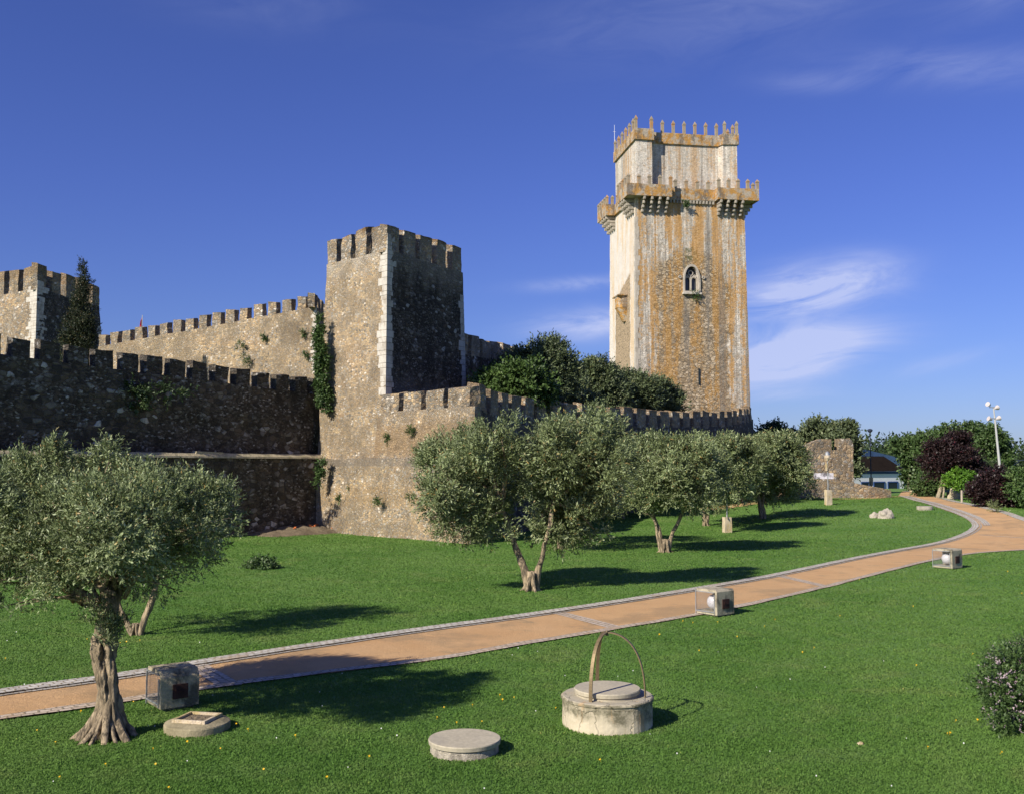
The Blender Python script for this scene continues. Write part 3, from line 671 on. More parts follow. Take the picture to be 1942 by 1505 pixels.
for q in ([(204, 1160, 0), (160, 1130, -.1), (105, 1095, -.2), (60, 1050, 0)], [(205, 1130, 0), (190, 1060, 0), (170, 990, .1), (150, 940, .2)], [(206, 1150, 0), (240, 1090, .1), (300, 1040, .1), (350, 990, 0)], [(206, 1120, 0), (215, 1040, .2), (235, 960, .3)], [(205, 1160, 0), (215, 1120, .3), (240, 1080, .7)]):
    limb(bm, [at(px, py, 15.2 + dd) - g1 for px, py, dd in q], .12, .03, 10, .4, q[0][0] + q[-1][0], 12)
rd = random.Random(5)
for l in lo1:
    for _ in range(2):
        a = Vector((rd.uniform(-.6, .2), rd.uniform(-.2, .2), rd.uniform(1.8, 2.6))); tgt = Vector(l[:3]) + Vector((rd.uniform(-.5, .5) * l[3], rd.uniform(-.5, .5) * l[4], rd.uniform(-.3, .6) * l[5]))
        limb(bm, [a, a.lerp(tgt, .5) + Vector((0, 0, .1)), tgt], .035, .008, 5, .2, rd.random() * 9, 6)
obj('trunk', bm, M['bark'], t1, smooth=True)
crown(t1, lo1, 210000, .058, .0175, 'olive', seed=11, sub=16, spread=.30, sprig=12, up=.45, shell=.55)
# upright young shoots standing out of the top of the crown + epicormic tufts on the trunk
sh = px_lobes([(px, py + 20, 9, 20, .1) for px, py in ((205, 838), (193, 852), (80, 862), (100, 850), (125, 868), (25, 872), (60, 880), (240, 870), (255, 885), (368, 895), (352, 905), (392, 915), (310, 895), (150, 868), (222, 852), (430, 925), (335, 915), (175, 872), (45, 862), (110, 838))], 15.2) + \
    px_lobes([(195, 1180, 16, 14, -.2), (222, 1195, 15, 18, -.22), (186, 1160, 12, 12, -.2), (205, 1215, 12, 14, -.25), (170, 1185, 8, 12, -.15)], 15.2)
sh = [(a - g1.x, b - g1.y, c - g1.z, d, e, f) for a, b, c, d, e, f in sh]
crown(t1, sh, 9000, .066, .018, 'olive', name='shoots', fill=0, seed=12, sub=10, spread=.7, sprig=12, up=1.6, shell=.1)

tree('olive_tree', 'forked olive half hidden behind the large gnarled olive', 'tree', (258, 1203), 24.1,
     [([(256, 1208, 0), (240, 1180, 0), (225, 1150, 0), (215, 1100, .2)], .13, .08), ([(262, 1208, 0), (275, 1175, 0), (290, 1130, 0), (300, 1080, 0)], .15, .08)],
     [(200, 970, 80, 60), (290, 960, 80, 60), (350, 965, 70, 55), (395, 975, 55, 48), (260, 1030, 90, 55), (350, 1030, 70, 50), (180, 1040, 60, 50)], 40000, .09, .026, group=OL, seed=21, up=.5)
tree('olive_tree', 'broad forked olive in the middle of the lawn, left of the lit bastion corner', 'tree', (1008, 1118), 32.6,
     [([(1003, 1122, 0), (996, 1085, 0), (985, 1055, .1), (968, 1010, .2), (950, 960, 0)], .22, .10), ([(1014, 1122, 0), (1020, 1085, 0), (1030, 1045, -.1), (1042, 1000, -.2), (1050, 950, 0)], .20, .10), ([(1008, 1126, 0), (1008, 1112, 0), (1009, 1102, 0), (1009, 1094, 0)], .33, .14)],
     [(870, 880, 58, 55), (930, 855, 55, 45), (845, 930, 40, 60), (900, 940, 62, 60), (860, 985, 38, 38), (925, 990, 42, 36), (945, 915, 36, 55), (1070, 860, 60, 50), (1125, 845, 55, 50), (1120, 800, 32, 30), (1075, 815, 30, 25), (1150, 880, 45, 50), (1052, 910, 45, 55), (1100, 930, 62, 60), (1080, 985, 55, 42), (1130, 990, 35, 35), (1040, 1010, 42, 34), (975, 815, 14, 18), (1170, 850, 24, 30)],
     130000, .115, .034, group=OL, seed=22, sub=17, spread=.30, up=.5, twigs=26, shell=.6)
tree('olive_tree', 'olive with a short twin trunk just behind the broad forked olive', 'tree', (1063, 1041), 50,
     [([(1060, 1044, 0), (1062, 1015, 0), (1060, 980, 0)], .2, .12), ([(1066, 1044, 0), (1074, 1015, 0), (1085, 980, 0)], .15, .1)],
     [(1050, 900, 60, 50), (1110, 880, 60, 50), (1170, 900, 45, 42), (1090, 940, 60, 40), (1150, 950, 40, 35), (1030, 950, 40, 35)], 28000, .16, .05, group=OL, seed=23)
tree('olive_tree', 'open vase-shaped olive with a wide V of limbs beyond the path', 'tree', (1262, 1045), 47.5,
     [([(1256, 1049, 0), (1252, 1020, 0), (1245, 990, .2), (1232, 960, 0)], .20, .10), ([(1266, 1049, 0), (1274, 1015, 0), (1288, 985, 0), (1302, 955, -.2)], .17, .09), ([(1261, 1052, 0), (1261, 1042, 0), (1262, 1034, 0)], .33, .14), ([(1252, 1010, 0), (1240, 985, 0), (1218, 972, .2)], .1, .05)],
     [(1205, 895, 45, 42), (1250, 875, 45, 38), (1300, 875, 50, 38), (1340, 895, 38, 38), (1270, 915, 55, 34), (1215, 935, 36, 28), (1320, 930, 36, 30), (1185, 920, 24, 28), (1260, 940, 40, 24), (1230, 860, 20, 18), (1355, 870, 20, 20)],
     60000, .15, .046, group=OL, seed=24, sub=16, spread=.30)
tree('olive_tree', 'small olive beside the nearer lawn lamp pedestal', 'tree', (1338, 988), 66,
     [([(1336, 991, 0), (1335, 965, 0), (1332, 940, 0)], .26, .15), ([(1340, 991, 0), (1346, 960, 0), (1360, 935, 0)], .15, .1)],
     [(1330, 895, 40, 34), (1375, 872, 42, 34, -5.5), (1410, 885, 36, 30, -5), (1372, 910, 36, 30, -5.5), (1392, 930, 28, 26, -5), (1330, 868, 26, 20), (1352, 940, 26, 20, -2), (1430, 880, 24, 24, 0)], 44000, .19, .058, group=OL, seed=25)
tree('olive_tree', 'rounded olive at the far right of the olive group, in front of the ruined wall', 'tree', (1447, 981), 70,
     [([(1444, 984, 0), (1441, 955, 0), (1436, 930, 0)], .24, .15), ([(1451, 984, 0), (1447, 955, 0), (1450, 925, 0)], .22, .12)],
     [(1440, 862, 34, 26), (1475, 855, 36, 26), (1500, 885, 28, 34), (1455, 895, 44, 34), (1425, 900, 32, 32), (1490, 915, 26, 24), (1470, 925, 34, 22), (1415, 870, 26, 24), (1510, 865, 15, 20)], 52000, .18, .056, group=OL, seed=26, sub=30)
tree('olive_tree', 'shaded olive standing between the two far lamp pedestals, near the sandy track', 'tree', (1405, 957), 84,
     [([(1405, 960, 0), (1403, 940, 0), (1400, 915, 0)], .26, .15)], [(1385, 865, 34, 26), (1420, 870, 34, 26), (1400, 895, 40, 28), (1365, 890, 30, 28), (1440, 900, 26, 24)], 22000, .22, .07, group=OL, seed=27)
tree('olive_tree', 'pale-trunked olive at the end of the sandy track', 'tree', (1466, 946), 88,
     [([(1466, 949, 0), (1466, 930, 0), (1462, 905, 0)], .45, .22)], [(1450, 860, 34, 24), (1490, 870, 34, 28), (1470, 890, 40, 26), (1505, 895, 22, 24), (1525, 920, 15, 20)], 22000, .22, .07, group=OL, seed=28)
tree('olive_tree', 'dark olive against the foot of the long dark rampart', 'tree', (1180, 968), 72,
     [([(1180, 975, 0), (1178, 950, 0), (1174, 925, 0)], .25, .15)], [(1160, 870, 45, 30), (1210, 870, 45, 32), (1185, 905, 55, 34), (1150, 920, 34, 34), (1230, 915, 34, 30)], 24000, .2, .065, group=OL, seed=29)
tree('olive_tree', 'distant olive whose crown shows between the vase-shaped olive and the lamp', 'tree', (1300, 958), 84,
     [([(1300, 962, 0), (1299, 940, 0), (1296, 915, 0)], .25, .15)], [(1270, 865, 38, 28), (1320, 862, 38, 26), (1295, 890, 46, 28), (1340, 890, 30, 26), (1245, 885, 30, 26)], 22000, .22, .07, group=OL, seed=30)

# ------------------------------------------------------------------ walls
def offset_poly(pts, t):
    """inner offset polyline (to the left of travel when t>0)"""
    out = []
    for i, p in enumerate(pts):
        a = pts[max(i - 1, 0)]; b = pts[min(i + 1, len(pts) - 1)]
        d1 = (Vector((p[0] - a[0], p[1] - a[1])) if i else Vector((b[0] - p[0], b[1] - p[1]))).normalized()
        d2 = (Vector((b[0] - p[0], b[1] - p[1])) if i < len(pts) - 1 else d1).normalized()
        n1 = Vector((-d1.y, d1.x)); n2 = Vector((-d2.y, d2.x)); n = (n1 + n2); n.normalize(); k = t / max(.4, n.dot(n1))
        out.append((p[0] + n.x * k, p[1] + n.y * k))
    return out
def rampart(name, label, pts, zb, thick, m, mm, pitch, mw, mh, mt=.5, batter=0., seg=.6, amp=.06, group=None, skip=(), merl=True, start=0., cat='wall', inner0=None):
    """pts: outer face (x,y,ztop of wall body below the merlons); travel left to right as seen from outside; body lies to the left of travel"""
    root = empty(name, (pts[0][0], pts[0][1], zb), label, cat, group); o = Vector(root.location)
    inn = offset_poly(pts, thick)
    if inner0: inn[0] = inner0
    ot = offset_poly(pts, -batter) if batter else [(p[0], p[1]) for p in pts]
    bot = [Vector((a[0], a[1], zb)) - o for a in ot] + [Vector((a[0], a[1], zb)) - o for a in reversed(inn)]
    top = [Vector(p) - o for p in pts] + [Vector((a[0], a[1], pts[len(pts) - 1 - i][2])) - o for i, a in enumerate(reversed(inn))]
    bm = bmesh.new(); prism(bm, bot, top, seg, amp, off=o)
    obj('wall', bm, m, root)
    if merl:
        merlons(root, pts, pitch, mw, mh, mt, mm, start, skip)
    return root
def merlons(root, pts, pitch, mw, mh, mt, mm, start=0., skip=(), inset=.02, jit=.06):
    o = Vector(root.location); L = [0]
    for a, b in zip(pts, pts[1:]): L.append(L[-1] + math.hypot(b[0] - a[0], b[1] - a[1]))
    def pos(s):
        for i in range(len(pts) - 1):
            if s <= L[i + 1] or i == len(pts) - 2:
                t = (s - L[i]) / (L[i + 1] - L[i]); a, b = Vector(pts[i]), Vector(pts[i + 1]); d = (b - a); d2 = Vector((d.x, d.y, 0)).normalized()
                return a.lerp(b, t), d2
    s = start; k = 0; rd = random.Random(int(L[-1] * 100))
    while s + mw <= L[-1] + .15:
        if k not in skip:
            c, d = pos(s + mw / 2); n = Vector((-d.y, d.x, 0)); w = mw * rd.uniform(.88, 1.06); h = mh * rd.uniform(1 - jit * 1.4, 1 + jit * .9); tl = rd.uniform(-.05, .05)
            c = c + n * (mt / 2 + inset)
            bm = bmesh.new(); W, T = w / 2, mt / 2
            b_ = [Vector((-W, -T, -.12)), Vector((W, -T, -.12)), Vector((W, T, -.12)), Vector((-W, T, -.12))]
            t_ = [Vector((-W, -T, h * .93 - tl)), Vector((W, -T, h * .93 + tl)), Vector((W * .97, T, h + tl)), Vector((-W * .97, T, h - tl))]
            prism(bm, b_, t_, .22, .075, 1.3, off=c)
            obj('merlon', bm, mm, root, c - o, math.atan2(d.y, d.x))
        s += pitch * rd.uniform(.97, 1.03); k += 1

# corner of the low rampart (bastion) and the square tower
BC = at(900, 728, 53); TC = at(735, 425, 60)
mh = 1.15
# lit front of the low rampart, from the left re-entrant under the tower to the corner
tcb = at(722, 745, 60)
dirv = Vector((BC.x - tcb.x, BC.y - tcb.y, 0)).normalized(); nrm = Vector((dirv.y, -dirv.x, 0))   # outward
zw = BC.z - mh
lA = at(607, 870, 64.0)                     # left end of the lower skirt
pts_front = [(tcb.x, tcb.y, zw), (BC.x, BC.y, zw)]
# long dark flank of the low rampart
fl = [(900, 53, 0), (930, 56.2, 0), (975, 60.8, 0), (1040, 66.5, 0), (1140, 73.0, .15), (1240, 80.5, .5), (1330, 88.5, .9), (1385, 95.5, 1.25), (1412, 101, 1.7), (1428, 107.5, 2.4)]
ptop = {900: 728, 930: 735, 975: 743, 1040: 752, 1140: 766, 1240: 774, 1330: 778, 1385: 777, 1412: 773, 1428: 768}
flank = []
for px, D, _ in fl:
    p = at(px, ptop[px], D); flank.append((p.x, p.y, p.z - 1.5))
# start the skirt/lit wall as one body
skl = Vector((lA.x, lA.y, 0))
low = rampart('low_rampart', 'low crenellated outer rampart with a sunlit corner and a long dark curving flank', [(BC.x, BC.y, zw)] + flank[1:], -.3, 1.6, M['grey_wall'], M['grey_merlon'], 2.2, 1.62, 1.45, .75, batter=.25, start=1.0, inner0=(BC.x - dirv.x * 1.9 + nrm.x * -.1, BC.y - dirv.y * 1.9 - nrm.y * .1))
o = Vector(low.location)
bm = bmesh.new()
e0 = Vector((tcb.x, tcb.y, 0)) + Vector((-dirv.y, dirv.x, 0)) * 2
# lit front body
a0 = Vector((tcb.x, tcb.y, 0)) - dirv * .3; a1 = Vector((BC.x, BC.y, 0)) + dirv * .02
inn = Vector((-dirv.y, dirv.x, 0))
fdv = Vector((flank[1][0] - flank[0][0], flank[1][1] - flank[0][1], 0)).normalized()
bot = [a0 + nrm * .28 - dirv * .0, a1 + nrm * .28 + dirv * .22, a1 + fdv * 1.2 + dirv * .22, a0 + inn * 1.0]
top = [a0, a1 + dirv * .03, a1 + fdv * 1.2 + dirv * .03, a0 + inn * 1.0]
for q in bot: q.z = 4.5
for q in top: q.z = zw
prism(bm, [q - o for q in bot], [q - o for q in top], .5, .05, off=o)
obj('front_wall', bm, M['bastion'], low)
merlons(low, [(tcb.x + dirv.x * .05, tcb.y + dirv.y * .05, zw), (BC.x, BC.y, zw)], 2.3, 1.85, 1.2, .7, M['grey_merlon'], .0)
# lower skirt (below the ledge), from the dark corner at left to the bastion corner at right
s0 = Vector((lA.x, lA.y, 0)); s1 = a1.copy() + nrm * .0
sd_dir = (s1 - s0).normalized(); sn = Vector((sd_dir.y, -sd_dir.x, 0))
bm = bmesh.new()
bot = [s0 + sn * .55 - sd_dir * .3, s1 + sn * .62 + sd_dir * .45, s1 + fdv * 2.2 + sd_dir * .45, s0 - sn * 3]
top = [s0 + sn * .18, s1 + sn * .32 + sd_dir * .25, s1 + fdv * 2.2 + sd_dir * .25, s0 - sn * 3]
for q in bot: q.z = -.4
zl = lA.z
for q in top: q.z = zl
prism(bm, [q - o for q in bot], [q - o for q in top], .5, .09, off=o)
obj('skirt_wall', bm, M['bastion'], low)

def quoins(root, base, top, dA, dB, zb, zt, mat, n_off=.03, w1=(.75, .4), seed=0, side='both', h=.42):
    """base/top: corner line; dA,dB unit vectors along both faces away from the corner. one stack of corner stones"""
    bm = bmesh.new(); rd = random.Random(seed); z = zb; k = 0; o = Vector(root.location)
    out = -(dA + dB).normalized()
    while z < zt:
        hh = h * rd.uniform(.6, 1.15); t = (z + hh / 2 - base.z) / (top.z - base.z); c = base.lerp(top, t)
        la, lb = rd.choice((rd.uniform(.45, .7), rd.uniform(.5, 1.0))), rd.choice((rd.uniform(.4, .65), rd.uniform(.5, .95)))
        la *= w1[0] / .6; lb *= w1[0] / .6
        p = [c + out * n_off * 1.4, c + dA * la + out * n_off * 1.0, c + dA * la + dB * lb, c + dB * lb + out * n_off]
        zz0, zz1 = z + .012, z + hh - .012
        vb = [bm.verts.new(Vector((q.x, q.y, zz0)) - o) for q in p]; vt = [bm.verts.new(Vector((q.x, q.y, zz1)) - o) for q in p]
        bm.faces.new(vt); bm.faces.new(vb[::-1])
        for i in range(4): bm.faces.new((vb[i], vb[(i + 1) % 4], vt[(i + 1) % 4], vt[i]))
        z += hh; k += 1
    return obj('quoins', bm, mat, root)

# square tower
def square_tower(label, c_top, dl, wl_, dr_, wr_, zb, mhh, mats, batter, npl, npr, mwl, mwr, quoin=True, seed=0, group=None, mm=None):
    """c_top near corner at parapet top; dl/dr unit vectors along left and right faces"""
    c = Vector((c_top.x, c_top.y, 0)); zt = c_top.z - mhh + (.18 if mhh < 2 else .05)
    A, B, C_, D_ = c + dl * wl_, c, c + dr_ * wr_, c + dl * wl_ + dr_ * wr_
    out = lambda p, k: p + (p - (A + C_) / 2).normalized() * k
    root = empty('castle_tower', (c.x, c.y, zb), label, 'tower', group); o = Vector(root.location)
    top = [Vector((p.x, p.y, zt)) for p in (A, B, C_, D_)]; bot = [Vector((q.x, q.y, zb)) for q in (out(A, batter), out(B, batter), out(C_, batter), out(D_, batter))]
    bm = bmesh.new(); prism(bm, [q - o for q in bot], [q - o for q in top], .55, .06, off=o)
    bm.normal_update(); nl = Vector((dl.y, -dl.x, 0)); 
    if nl.dot(-dr_) < 0: nl = -nl
    for f in bm.faces:
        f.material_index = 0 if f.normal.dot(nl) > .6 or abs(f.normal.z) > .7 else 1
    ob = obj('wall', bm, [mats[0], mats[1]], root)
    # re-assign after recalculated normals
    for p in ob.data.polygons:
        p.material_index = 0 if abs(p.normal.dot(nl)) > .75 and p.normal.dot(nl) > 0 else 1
    zt2 = zt
    merlons(root, [(A.x, A.y, zt), (B.x, B.y, zt)], wl_ / npl * 1.0, mwl, mhh, .6, mm or M['tower_merlon'], 0.)
    merlons(root, [(B.x, B.y, zt), (C_.x, C_.y, zt)], (wr_ - mwr) / (npr - 1), mwr, mhh, .6, mm or M['tower_merlon'], 0., skip=())
    merlons(root, [(C_.x, C_.y, zt), (D_.x, D_.y, zt), (A.x, A.y, zt)], 1.9, 1.2, mhh, .6, mm or M['tower_merlon'], .9)
    if quoin:
        quoins(root, Vector((bot[1].x, bot[1].y, zb)), Vector((B.x, B.y, zt)), dl, dr_, max(zb, quoin[0]), zt + .6, M['quoin'], w1=(quoin[1], 0), seed=seed)
        quoins(root, Vector((bot[2].x, bot[2].y, zb)), Vector((C_.x, C_.y, zt)), -dr_, dl, max(zb, quoin[0]), zt - 2, M['quoin_shade'], w1=(.5, 0), seed=seed + 3)
    return root, A, B, C_, D_
A_ = at(620, 452, 64.5); C2 = at(877, 475, 67.2)
c0 = Vector((TC.x, TC.y, 0)); dl = (Vector((A_.x, A_.y, 0)) - c0); wl_ = dl.length; dl.normalize(); dr_ = (Vector((C2.x, C2.y, 0)) - c0); wr_ = dr_.length; dr_.normalize()
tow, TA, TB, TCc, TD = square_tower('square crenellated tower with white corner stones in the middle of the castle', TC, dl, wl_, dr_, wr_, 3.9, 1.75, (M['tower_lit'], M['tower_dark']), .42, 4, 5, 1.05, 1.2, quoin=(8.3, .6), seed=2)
# far left tower
TC3 = at(72, 500, 86); R3 = at(190, 543, 96); L3 = at(-60, 530, 93)
c0 = Vector((TC3.x, TC3.y, 0)); dl3 = (Vector((L3.x, L3.y, 0)) - c0); w3l = dl3.length; dl3.normalize(); dr3 = (Vector((R3.x, R3.y, 0)) - c0); w3r = dr3.length; dr3.normalize()
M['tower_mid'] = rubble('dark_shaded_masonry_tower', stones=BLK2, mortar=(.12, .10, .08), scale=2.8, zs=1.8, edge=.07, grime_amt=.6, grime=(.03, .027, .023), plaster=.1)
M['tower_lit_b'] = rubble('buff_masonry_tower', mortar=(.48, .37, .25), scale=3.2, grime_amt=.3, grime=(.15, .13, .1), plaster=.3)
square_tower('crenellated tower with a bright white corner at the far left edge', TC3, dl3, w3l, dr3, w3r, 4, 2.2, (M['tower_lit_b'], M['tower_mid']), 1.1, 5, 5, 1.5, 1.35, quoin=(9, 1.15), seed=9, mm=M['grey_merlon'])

# high curtain between the two towers
cb1 = at(600, 552, 70); cb0 = at(187, 634, 79.5)
zc1 = cb1.z - 1.1; zc0 = cb0.z - 1.0
ret = at(624, 556, 75.5)
cur = rampart('high_curtain_wall', 'sunlit ochre curtain wall with many merlons rising from the far tower to the square tower',
        [(cb0.x, cb0.y, zc0), (cb1.x, cb1.y, zc1), (ret.x, ret.y, zc1 - .1)], 6, 1.5, M['curtain'], M['grey_merlon'], 1.32, .80, 1.0, .5, amp=.05)
o = Vector(cur.location); cd = (Vector(cb1) - Vector(cb0)); cd.z = 0; cd.normalize()
rr_ = (Vector(ret) - Vector(cb1)); rr_.z = 0; rr_.normalize()
quoins(cur, Vector((cb1.x, cb1.y, 8)), Vector((cb1.x, cb1.y, 16)), -cd, rr_, 10.5, zc1, M['quoin'], w1=(.32, 0), seed=4, h=.35)

# inner curtain from the square tower to the keep
i0 = at(872, 628, 68); i1 = at(1215, 712, 114)
inner = rampart('inner_curtain_wall', 'dark inner curtain wall with orange-topped merlons between square tower and keep', [(i0.x, i0.y, i0.z - 1.5), (at(975, 655, 79).x, 79, at(975, 655, 79).z - 1.5), (at(1090, 685, 94).x, 94, at(1090, 685, 94).z - 1.4), (i1.x, i1.y, i1.z - 1.3)],
                4, 1.2, M['dark_wall'], M['tower_merlon'], 2.25, 1.6, 1.5, .6)

# dark crenellated wall at left, its ledge and the lower wall
d0 = at(-90, 615, 46.8); d1 = at(0, 633, 49); d2 = at(592, 715, 64.6); d3 = at(622, 722, 67.0)
mhd = 1.05
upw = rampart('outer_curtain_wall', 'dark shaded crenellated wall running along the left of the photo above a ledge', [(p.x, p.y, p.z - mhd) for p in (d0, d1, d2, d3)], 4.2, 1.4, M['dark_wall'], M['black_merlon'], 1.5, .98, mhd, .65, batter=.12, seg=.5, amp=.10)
dd = (Vector(d2) - Vector(d0)); dd.z = 0; dd.normalize(); dn = Vector((dd.y, -dd.x, 0))
zL = 4.62
b0 = Vector((d0.x, d0.y, 0)) + dn * .75; b1 = Vector((d3.x, d3.y, 0)) + dn * .75 + dd * .2
b1 = Vector((lA.x, lA.y, 0)) - sn * .1 + dd * .6
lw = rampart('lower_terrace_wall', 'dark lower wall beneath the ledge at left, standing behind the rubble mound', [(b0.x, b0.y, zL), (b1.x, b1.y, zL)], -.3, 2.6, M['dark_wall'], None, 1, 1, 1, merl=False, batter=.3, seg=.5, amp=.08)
o = Vector(lw.location); bm = bmesh.new(); L = (b1 - b0).length; nseg = int(L / .35)
dq = (b1 - b0).normalized(); nq = Vector((dq.y, -dq.x, 0)); prev = None
for i in range(nseg + 1):
    p = b0 + dq * (L * i / nseg); j = noise.noise(p * .9) * .05; j2 = noise.noise(p * 1.7 + Vector((5, 5, 5))) * .05
    sec = [p + nq * (.16 + j) + Vector((0, 0, zL - .10)), p + nq * (.13 + j) + Vector((0, 0, zL + .0)), p - nq * (.05 + j2) + Vector((0, 0, zL + .17 + j2)), p - nq * .9 + Vector((0, 0, zL + .2))]
    row = [bm.verts.new(q - o) for q in sec]
    if prev:
        for k in range(3): bm.faces.new((prev[k], row[k], row[k + 1], prev[k + 1]))
    prev = row
M['coping'] = simple('sandy_mortar_coping', (.50, .42, .27), .3, 5, stain=(.22, .20, .10), stain_amt=.6, bump=.03)
obj('coping', bm, M['coping'], lw)
sb = at(396, 857, 57.6); bm = bmesh.new(); prism(bm, [Vector(v) for v in ((-1, -.2, 0), (1, -.2, 0), (1, .25, 0), (-1, .25, 0))], [Vector(v) for v in ((-.95, -.2, .16), (.8, -.2, .12), (.8, .25, .14), (-.95, .25, .2))], .3, .04)
sbo = obj('stone_slab', bm, M['coping'], None, Vector((sb.x, sb.y, zL + .12)), math.atan2(dd.y, dd.x)); tag(sbo, 'flat pale stone slab lying on the ledge of the dark wall', 'slab')

# raised castle yard behind the low rampart
yard = [Vector((TB.x + 1, TB.y + 1, 0)), Vector((BC.x - .2, BC.y + 1.2, 0))] + [Vector((p[0] - 1.0, p[1] + .8, 0)) for p in flank[1:]] + [Vector((24, 112, 0)), Vector((i1.x + 1, i1.y + 1, 0)), Vector((i0.x + 1, i0.y, 0))]
bm = bmesh.new(); f = bm.faces.new([bm.verts.new((p.x, p.y, 6.1)) for p in yard]); f.normal_update(); bmesh.ops.triangulate(bm, faces=[f])
yo = obj('courtyard_ground', bm, M['earth']); tag(yo, kind='structure', label='raised earth yard behind the low rampart')

# ------------------------------------------------------------------ keep
KD = 118.0; k0 = at(1205, 395, KD); KA = R(9.5)
keep = empty('castle_keep', (k0.x, k0.y, 5), 'tall stone keep streaked with orange lichen, with balconies, a Gothic window and pinnacled parapets', 'tower', rz=KA)
KW, KDp = 13.75, 11.6
zk = lambda py, d=0: at(1300, py, KD + d).z - 5
def kprism(name, poly, z0, z1, m, amp=.03, seg=.6, top=None, parent=keep):
    bm = bmesh.new(); t = top or poly
    prism(bm, [Vector((a, b, z0)) for a, b in poly], [Vector((a, b, z1)) for a, b in t], seg, amp, cap_bot=True)
    return obj(name, bm, m, parent)
zb_ = zk(376); zp = zk(354); zu = zk(262); zpu = zk(241)
pol = [(-.25, -.25), (KW + .35, -.25), (KW + .35, KDp + .2), (-.25, KDp + .2)]; polt = [(0, 0), (KW, 0), (KW, KDp), (0, KDp)]
shaft = kprism('shaft', pol, 0, zb_ + .1, [M['keep_front'], M['keep_side']], .04, .5, polt)
# window opening cut out of the front wall
wx, wz0, wz1, wwid = 6.85, zk(553), zk(500), 2.05
def arch_poly(w, z0, z1, n=8, cx=0.):
    hw = w / 2; sp = z1 - w * .95; pts = [(cx - hw, z0), (cx + hw, z0), (cx + hw, sp)]
    for i in range(1, n): 
        a = i / n * (math.pi / 2); pts.append((cx + hw * math.cos(a) ** .9, sp + (z1 - sp) * math.sin(a) ** 1.0))
    pts.append((cx, z1))
    for i in range(n - 1, 0, -1):
        a = i / n * (math.pi / 2); pts.append((cx - hw * math.cos(a) ** .9, sp + (z1 - sp) * math.sin(a) ** 1.0))
    pts.append((cx - hw, sp)); return pts
def extr(bm, poly, y0, y1):
    a = [bm.verts.new((x, y0, z)) for x, z in poly]; b = [bm.verts.new((x, y1, z)) for x, z in poly]
    bm.faces.new(a); bm.faces.new(b[::-1]); n = len(poly)
    for i in range(n): bm.faces.new((a[i], a[(i + 1) % n], b[(i + 1) % n], b[i]))
def ringx(bm, po, pi_, y0, y1):
    n = len(po); A = [[bm.verts.new((x, yy, z)) for x, z in P_] for P_, yy in ((po, y0), (pi_, y0), (po, y1), (pi_, y1))]
    for i in range(n):
        j = (i + 1) % n
        bm.faces.new((A[0][i], A[0][j], A[1][j], A[1][i])); bm.faces.new((A[0][i], A[2][i], A[2][j], A[0][j])); bm.faces.new((A[1][i], A[1][j], A[3][j], A[3][i])); bm.faces.new((A[2][i], A[3][i], A[3][j], A[2][j]))
bm = bmesh.new(); extr(bm, arch_poly(wwid * .86, wz0 + .15, wz1 - .15, cx=wx), -1.2, .75)
bmesh.ops.recalc_face_normals(bm, faces=bm.faces); cme = bpy.data.meshes.new('cut'); bm.to_mesh(cme); bm.free()
cut = bpy.data.objects.new('cut', cme); COL.objects.link(cut); cut.parent = keep
md = shaft.modifiers.new('b', 'BOOLEAN'); md.object = cut; md.operation = 'DIFFERENCE'; md.solver = 'EXACT'
dg = bpy.context.evaluated_depsgraph_get(); nm = bpy.data.meshes.new_from_object(shaft.evaluated_get(dg)); shaft.modifiers.clear(); shaft.data = nm
bpy.data.objects.remove(cut)
for p in shaft.data.polygons: p.material_index = 1 if p.normal.x < -.7 else 0
win = obj('gothic_window', (lambda b: (ringx(b, arch_poly(wwid + .1, wz0 - .05, wz1 + .1, cx=wx), arch_poly(wwid * .84, wz0 + .2, wz1 - .18, cx=wx), -.32, -.02), b)[1])(bmesh.new()), M['tracery'], keep)
bm = bmesh.new(); extr(bm, arch_poly(wwid * .9, wz0 + .1, wz1 - .1, cx=wx), .42, .5); obj('pane', bm, M['dark_glass'], win)
bm = bmesh.new(); lw_ = wwid * .40
for sx_ in (-1, 1):
    c_ = wx + sx_ * wwid * .205; ringx(bm, arch_poly(lw_ + .02, wz0 + .18, wz0 + 2.15, cx=c_), arch_poly(lw_ - .20, wz0 + .3, wz0 + 1.98, cx=c_), .12, .36)
box(bm, (wx, .24, wz0 + 1.1), (.15, .26, 1.9))
def ringc(bm, cx_, cz_, r, w, y0, y1, n=14):
    po = [(cx_ + r * math.cos(2 * math.pi * i / n), cz_ + r * math.sin(2 * math.pi * i / n)) for i in range(n)]; pi_ = [(cx_ + (r - w) * math.cos(2 * math.pi * i / n), cz_ + (r - w) * math.sin(2 * math.pi * i / n)) for i in range(n)]
    ringx(bm, po, pi_, y0, y1)
ringc(bm, wx, wz0 + 2.45, .34, .1, .12, .36); ringc(bm, wx - .5, wz0 + 2.05, .22, .08, .14, .34); ringc(bm, wx + .5, wz0 + 2.05, .22, .08, .14, .34)
obj('tracery', bm, M['tracery'], win)
bm = bmesh.new(); box(bm, (wx, -.3, wz0 - .1), (wwid + .3, .45, .24), bevel=.03); obj('sill', bm, M['quoin'], win)
for sx_ in (-1.45, 1.5):
    bm = bmesh.new(); ringc(bm, wx + sx_, wz0 + 1.9, .2, .1, -.26, -.02); box(bm, (wx + sx_, -.1, wz0 + 1.9), (.22, .14, .22)); obj('oculus', bm, M['tracery'], keep)
bm = bmesh.new(); box(bm, (7.6, -.26, zk(712)), (.13, .12, 1.9)); obj('arrow_slit', bm, M['window_dark'], keep)
